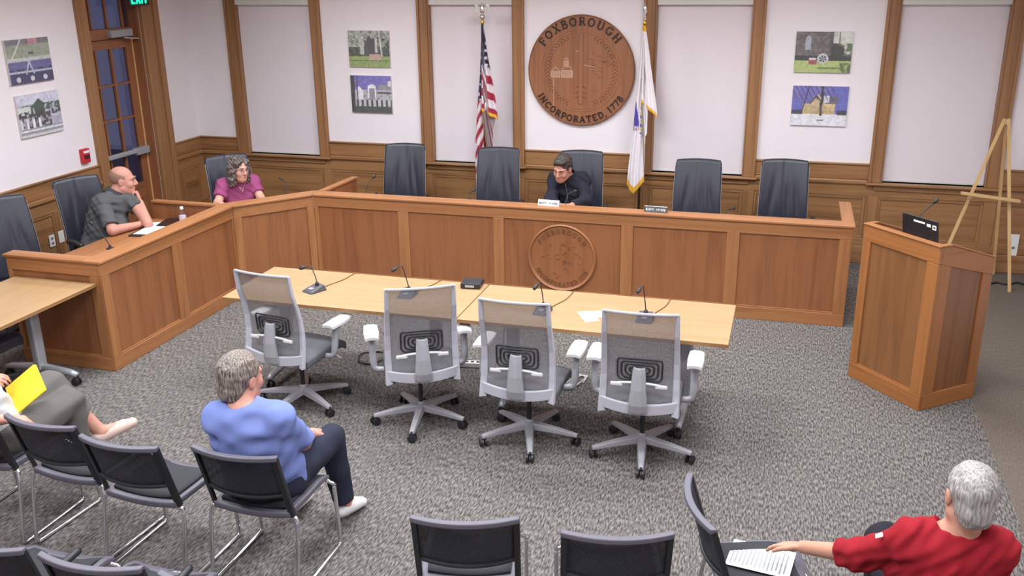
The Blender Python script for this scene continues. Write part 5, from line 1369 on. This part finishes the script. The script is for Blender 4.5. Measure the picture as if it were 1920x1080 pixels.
top(J, lo, hi, org, root, fabric('magenta_jersey', (146, 72, 114)), 'short_sleeved_top', .66, .016, .04, 1.08, .080, .004, 8, armfat=1.05, neck_dir=(.3, -.15, .9))
trousers(J, lo, hi, org, root, fabric('navy_trousers', (48, 50, 66)), w=1.05)
for s_ in 'LR': shoes(None, J, s_, root, org, BLACKP)
f = Field(T(0, 0, 0)-.24, T(0, 0, 0)+.24, .005)
f.ell(T(0, -.025, .045), (.090, .104, .092), H, .02)
for s_ in (-1, 1):
    f.ell(T(s_*.082, -.01, -.05), (.036, .060, .095), H, .03); f.ell(T(s_*.085, -.01, -.115), (.036, .055, .055), H, .03); f.ell(T(s_*.050, .040, .085), (.038, .04, .030), H, .03)
f.ell(T(0, -.085, -.06), (.085, .045, .10), H, .03)
f.folds(.008, 21, 120.0, (1, 1, 1)); f.dig(T(0, .085, -.02), (.056, .075, .085), H, .015)
f.mesh('hair', hair_mat('grey_brown_curls', (44, 35, 33), (122, 110, 106), (60, 60, 60)), root, org)
o = np.array(org)
gl = MB()
for s_ in (-1, 1): gl.tube([T(s_*.031+.019*math.cos(a), .104, .008+.015*math.sin(a))-o for a in [2*PI*i/12 for i in range(12)]], .0013, 5, closed=True); gl.tube([T(s_*.050, .102, .012)-o, T(s_*.078, .02, .012)-o], .0013, 5)
gl.tube([T(-.012, .106, .010)-o, T(.012, .106, .010)-o], .0013, 5); gl.build('glasses', plain('glasses_frame', S(120, 104, 100), .3, metal=.6), root, smooth=True)
nk = V3(*J['neck'])
pd = nk+V3(.095, -.085, -.085)-o
MB().tube([nk+V3(.02, -.085, .0)-o, pd+V3(-.01, -.005, .02), pd], .0018, 5).tube([nk+V3(.075, .02, .0)-o, pd+V3(0, .02, .03), pd], .0018, 5).lathe([(.002, -.008), (.009, 0), (.002, .008)], pd, 10).build('necklace', SILVER, root, smooth=True)

# ---- the man in the dark jacket, looking down
org = (2.25, 1.08, 0)
J = dict(pelvis=(2.28, 1.17, .56), chest=(2.27, 1.02, .86), neck=(2.245, .93, 1.01), shL=(2.385, 1.00, .965), shR=(2.105, .99, .96),
         elL=(2.455, .84, .79), wrL=(2.35, .66, .785), elR=(2.10, .80, .79), wrR=(2.22, .64, .785),
         hipL=(2.37, 1.12, .52), hipR=(2.18, 1.12, .52), knL=(2.42, .72, .56), knR=(2.14, .72, .56), anL=(2.42, .70, .11), anR=(2.14, .70, .11), toeL=(2.43, .53, .04), toeR=(2.13, .53, .04))
SK3 = skin('skin_tan', (190, 136, 118))
root, T, H, lo, hi = person('dark-haired man in a black zip jacket bent over the dais reading', J, (2.215, .825, 1.115), (-.22, -.88, -.36), SK3, org, tilt=.12, fat=1.0, sc=1.06, w=1.05, neckr=.056,
    hands=[dict(wr=(2.35, .66, .785), d=(-.75, -.35, 0), nrm=(0, 0, -1), side=1, curl=.7), dict(wr=(2.22, .64, .785), d=(.75, -.30, .02), nrm=(0, 0, -1), side=-1, curl=.7)])
face_parts(root, T, H, 1.06, org, (70, 54, 50), shut=True)
JK = fabric('black_jacket', (42, 42, 52), .12)
top(J, lo, hi, org, root, JK, 'zip_jacket', 1.93, .020, .02, 1.05, .074, .005, 12, neck_dir=(-.1, -.5, .85))
f = Field((2.0, .75, .9), (2.5, 1.15, 1.2), .005); nk = V3(*J['neck']); nd = unit((-.06, -.45, .88)); f.cap(nk-nd*.01, nk+nd*.055, .088, .080, 0); f.digcap(nk-nd*.05, nk+nd*.2, .070, .004); f.plane(nk+nd*.055, nd); f.plane(nk-nd*.02, -nd); f.digcap(nk+V3(-.03, -.10, .0), nk+V3(-.03, -.14, .12), .03, .006); f.mesh('collar', JK, root, org)
o = np.array(org)
MB().tube([V3(2.235, .845, .965)-o, V3(2.25, .86, .90)-o, V3(2.26, .875, .80)-o, V3(2.265, .90, .70)-o], .004, 6).build('zip', plain('zip_grey', S(90, 90, 96), .4), root, smooth=True)
MB().box(-.010, .010, -.002, .002, -.012, .012).xform(Matrix.Translation((2.455-org[0], .90-org[1], .905))@Matrix.Rotation(.6, 4, 'Z')).build('sleeve_logo', WHITEP, root)
trousers(J, lo, hi, org, root, fabric('jeans_dark', (46, 50, 66)))
for s_ in 'LR': shoes(None, J, s_, root, org, BLACKP)
f = Field(T(0, 0, 0)-.2, T(0, 0, 0)+.2, .0045); f.ell(T(0, -.022, .042), np.array((.083, .103, .096))*1.06, H, .01); f.ell(T(0, .050, .098), np.array((.06, .036, .024))*1.06, H, .025); f.ell(T(0, -.07, -.03), np.array((.07, .05, .06))*1.06, H, .02)
f.folds(.0035, 3, 150.0); f.dig(T(0, .105, -.0), np.array((.070, .085, .075))*1.06, H, .012); f.dig(T(.085, .005, -.045), (.03, .05, .045), H, .01); f.dig(T(-.085, .005, -.045), (.03, .05, .045), H, .01)
f.mesh('hair', hair_mat('dark_brown_hair', (30, 25, 24), (78, 66, 62), (120, 120, 40)), root, org)

# ---- the man in the blue shirt, seen from behind
org = (1.91, -4.42, 0)
J = dict(pelvis=(1.90, -4.44, .57), chest=(1.905, -4.54, .84), neck=(1.875, -4.545, .985), shL=(1.765, -4.58, .935), shR=(2.055, -4.52, .94),
         elL=(1.70, -4.44, .73), wrL=(1.80, -4.20, .64), elR=(2.085, -4.36, .735), wrR=(2.0, -4.13, .65),
         hipL=(1.82, -4.42, .53), hipR=(2.00, -4.42, .53), knL=(1.77, -3.99, .56), knR=(2.04, -3.98, .56), anL=(1.76, -3.96, .11), anR=(2.06, -3.94, .11), toeL=(1.75, -3.79, .04), toeR=(2.09, -3.78, .04))
root, T, H, lo, hi = person('grey-haired man in a light blue T-shirt seated with his back to the camera', J, (1.842, -4.475, 1.115), (.25, .95, -.10), skin('skin_fair', (192, 134, 116)), org, fat=1.02, sc=1.10, w=1.16, neckr=.064, belly=.03, armfat=1.0,
    hands=[dict(wr=(1.80, -4.20, .64), d=(.25, .85, -.1), nrm=(0, .1, -1), side=1, curl=.6), dict(wr=(2.0, -4.13, .65), d=(-.15, .9, -.25), nrm=(-.1, -.1, -1), side=-1, curl=.6)])
face_parts(root, T, H, 1.1, org, (130, 110, 100))
top(J, lo, hi, org, root, fabric('blue_jersey', (112, 124, 178), .04), 'blue_t_shirt', .97, .017, .03, 1.16, .068, .006, 33, armfat=1.05, fd=(.5, .5, 1.6))
trousers(J, lo, hi, org, root, fabric('dark_jeans', (44, 46, 60)), w=1.1)
for s_ in 'LR': shoes(None, J, s_, root, org, plain('white_trainers', S(214, 212, 210), .6))
f = Field(T(0, 0, 0)-.2, T(0, 0, 0)+.2, .0045); f.ell(T(0, -.022, .042), np.array((.083, .106, .093))*1.1, H, .01); f.ell(T(0, -.065, -.035), np.array((.066, .055, .075))*1.1, H, .03)
f.folds(.002, 9, 120.0); f.dig(T(0, .105, -.02), np.array((.075, .075, .09))*1.1, H, .012)
for s_ in (-1, 1): f.dig(T(s_*.088, .012, -.03), (.03, .048, .05), H, .01)
f.plane(T(0, -.05, -.095), H@np.array((0, -.25, -1)))
f.mesh('hair', hair_mat('greying_hair', (66, 56, 50), (146, 132, 122), (150, 150, 12)), root, org)

# ---- the person at the left edge with crossed legs and an envelope
org = (.23, -4.38, 0)
J = dict(pelvis=(.16, -4.42, .56), chest=(.10, -4.53, .86), neck=(.09, -4.54, 1.01), shL=(-.06, -4.53, .95), shR=(.23, -4.55, .95),
         elL=(-.10, -4.38, .82), wrL=(.06, -4.36, .84), elR=(.30, -4.68, .76), wrR=(.43, -4.58, .755),
         hipL=(.10, -4.38, .54), hipR=(.29, -4.38, .54), knL=(.13, -3.93, .63), knR=(.27, -3.95, .54), anL=(.325, -3.80, .27), anR=(.25, -3.93, .11), toeL=(.40, -3.60, .25), toeR=(.26, -3.75, .04))
root, T, H, lo, hi = person('seated person with white sleeves and crossed legs at the left edge holding a yellow envelope', J, (.09, -4.49, 1.15), (.15, .95, -.15), skin('skin_pink', (192, 138, 120)), org, fat=1.0, w=1.0,
    hands=[dict(wr=(.06, -4.36, .84), d=(.75, .35, .05), nrm=(.2, .45, -.7), side=1, curl=.6, thumb=.8), dict(wr=(.43, -4.58, .755), d=(.35, .6, -.25), nrm=(-.2, -.1, -1), side=-1, curl=.5)])
face_parts(root, T, H, 1.0, org, (110, 96, 90))
top(J, lo, hi, org, root, fabric('white_blouse', (196, 194, 194), .02), 'white_blouse', 1.35, .022, .02, 1.0, .078, .005, 41)
trousers(J, lo, hi, org, root, fabric('grey_slacks', (98, 94, 91)), 1.62, .024, 44)
for s_ in 'LR': shoes(None, J, s_, root, org, plain('pale_pink_shoe', S(200, 172, 160), .6), toe=1)
f = Field(T(0, 0, 0)-.2, T(0, 0, 0)+.2, .005); f.ell(T(0, -.022, .042), (.086, .105, .094), H, .01); f.ell(T(0, -.06, -.06), (.085, .06, .10), H, .03); f.folds(.003, 4, 120.0); f.dig(T(0, .105, -.02), (.062, .08, .085), H, .012)
f.mesh('hair', hair_mat('light_hair', (120, 108, 98), (190, 180, 170)), root, org)
en = empty('yellow_envelope', (.272, -4.255, .765), 0, 'large bright yellow envelope held over the lap of the person at the left edge', 'envelope')
ex_ = unit((-.179, .137, .08)); ey = unit((-.109, -.085, -.10)); ez = unit(np.cross(ex_, ey)); ey = np.cross(ez, ex_)
Me = Matrix(((ex_[0], ey[0], ez[0], 0), (ex_[1], ey[1], ez[1], 0), (ex_[2], ey[2], ez[2], 0), (0, 0, 0, 1)))
ENV = plain('envelope_yellow', S(228, 182, 40), .6, var=.03)
MB().prism([(-.125, -.11), (.11, -.11), (.125, -.095), (.125, .11), (-.125, .11)], 0, .006, Me).build('envelope_body', ENV, en, bevel=.002)
MB().prism([(-.124, .10), (-.124, -.10), (-.085, -.08), (-.085, .08)], .006, .0075, Me).build('flap', ENV, en)
bg = empty('shoulder_bag', (-.28, -3.50, 0), .5, 'brown and olive bag standing by the left table leg', 'bag')
BAG = fabric('bag_brown', (112, 92, 58), .3)
f = Field((-.2, -.14, -.02), (.2, .14, .42), .007); f.ell((0, 0, .15), (.16, .085, .17), np.eye(3), .02); f.plane((0, 0, .004), (0, 0, -1)); f.plane((0, 0, .28), (0, 0, 1)); f.folds(.004, 5); f.mesh('bag_body', BAG, bg, (0, 0, 0))
for s_ in (-1, 1): MB().tube(spline([(-.09, s_*.04, .25), (-.06, s_*.045, .38), (0, s_*.05, .42), (.06, s_*.045, .38), (.09, s_*.04, .25)], 5), .011, 7).build('handle', fabric('bag_strap', (140, 128, 80)), bg, smooth=True)

# ---- the person in red, lower right, arm laid over the next chair
org = (5.04, -4.66, 0)
J = dict(pelvis=(5.03, -4.68, .56), chest=(5.05, -4.79, .84), neck=(5.07, -4.80, .995), shL=(4.915, -4.80, .93), shR=(5.205, -4.775, .93),
         elL=(4.75, -4.69, .765), wrL=(4.545, -4.475, .625), elR=(5.25, -4.62, .70), wrR=(5.20, -4.40, .60),
         hipL=(4.94, -4.64, .54), hipR=(5.12, -4.64, .54), knL=(4.90, -4.22, .56), knR=(5.16, -4.22, .56), anL=(4.90, -4.20, .11), anR=(5.17, -4.19, .11), toeL=(4.89, -4.03, .04), toeR=(5.19, -4.02, .04))
root, T, H, lo, hi = person('grey-haired person in a red long-sleeved top reaching over the next chair', J, (5.095, -4.79, 1.15), (-.1, .95, -.15), skin('skin_fair_red', (190, 138, 116)), org, fat=1.02, sc=1.05, w=1.08, neckr=.06, belly=.03,
    hands=[dict(wr=(4.545, -4.475, .625), d=(-.80, .42, -.33), nrm=(-.3, -.1, -.9), side=1, curl=.28, thumb=.2, spread=.07, sc=1.05), dict(wr=(5.20, -4.40, .60), d=(-.2, .9, -.1), nrm=(0, 0, -1), side=-1, curl=.5)])
face_parts(root, T, H, 1.05, org, (140, 120, 112))
top(J, lo, hi, org, root, fabric('red_jersey', (144, 30, 40), .05), 'red_top', 1.30, .020, .03, 1.08, .080, .006, 51, neck_dir=(0, .25, .95))
trousers(J, lo, hi, org, root, fabric('black_trousers', (40, 38, 46)))
for s_ in 'LR': shoes(None, J, s_, root, org, BLACKP)
MB().box(-.014, .014, -.014, .014, 0, .002).xform(Matrix.Translation((4.80-org[0], -4.80-org[1], .935))@Matrix.Rotation(-.5, 4, 'Y')).build('sleeve_badge', WHITEP, root)
f = Field(T(0, 0, 0)-.2, T(0, 0, 0)+.2, .005); f.ell(T(0, -.022, .042), np.array((.080, .102, .092))*1.05, H, .01); f.ell(T(0, -.06, -.035), (.066, .055, .07), H, .03); f.folds(.002, 4, 120.0); f.dig(T(0, .105, -.01), (.075, .085, .085), H, .012); f.plane(T(0, 0, -.09), H@np.array((0, 0, -1)))
f.mesh('hair', hair_mat('white_grey_hair', (120, 114, 110), (178, 172, 168)), root, org)
# printed sheet on the seat next to the person in red: lines of text with two tinted blocks
sh = empty('printed_sheet', (4.375, -4.385, .474), rad(-8), 'white printed sheet with pink and green blocks lying on the chair by the red sleeve', 'paper')
MB().box(-.14, .14, -.105, .105, 0, .0015).build('sheet', PAPER, sh)
PK, GR, INK = plain('tint_pink', S(206, 176, 206), .8), plain('tint_green', S(176, 212, 186), .8), plain('ink_grey', S(150, 148, 152), .8)
MB().box(-.06, .0, -.09, .09, .0015, .0018).build('tinted_block', PK, sh); MB().box(.0, .04, -.09, .09, .0015, .0018).build('tinted_block', GR, sh)
for k in range(14): MB().box(-.125+.018*k, -.118+.018*k, -.09+.01*(k % 3), .085-.012*(k % 4), .0018, .0021).build('text_line', INK, sh)
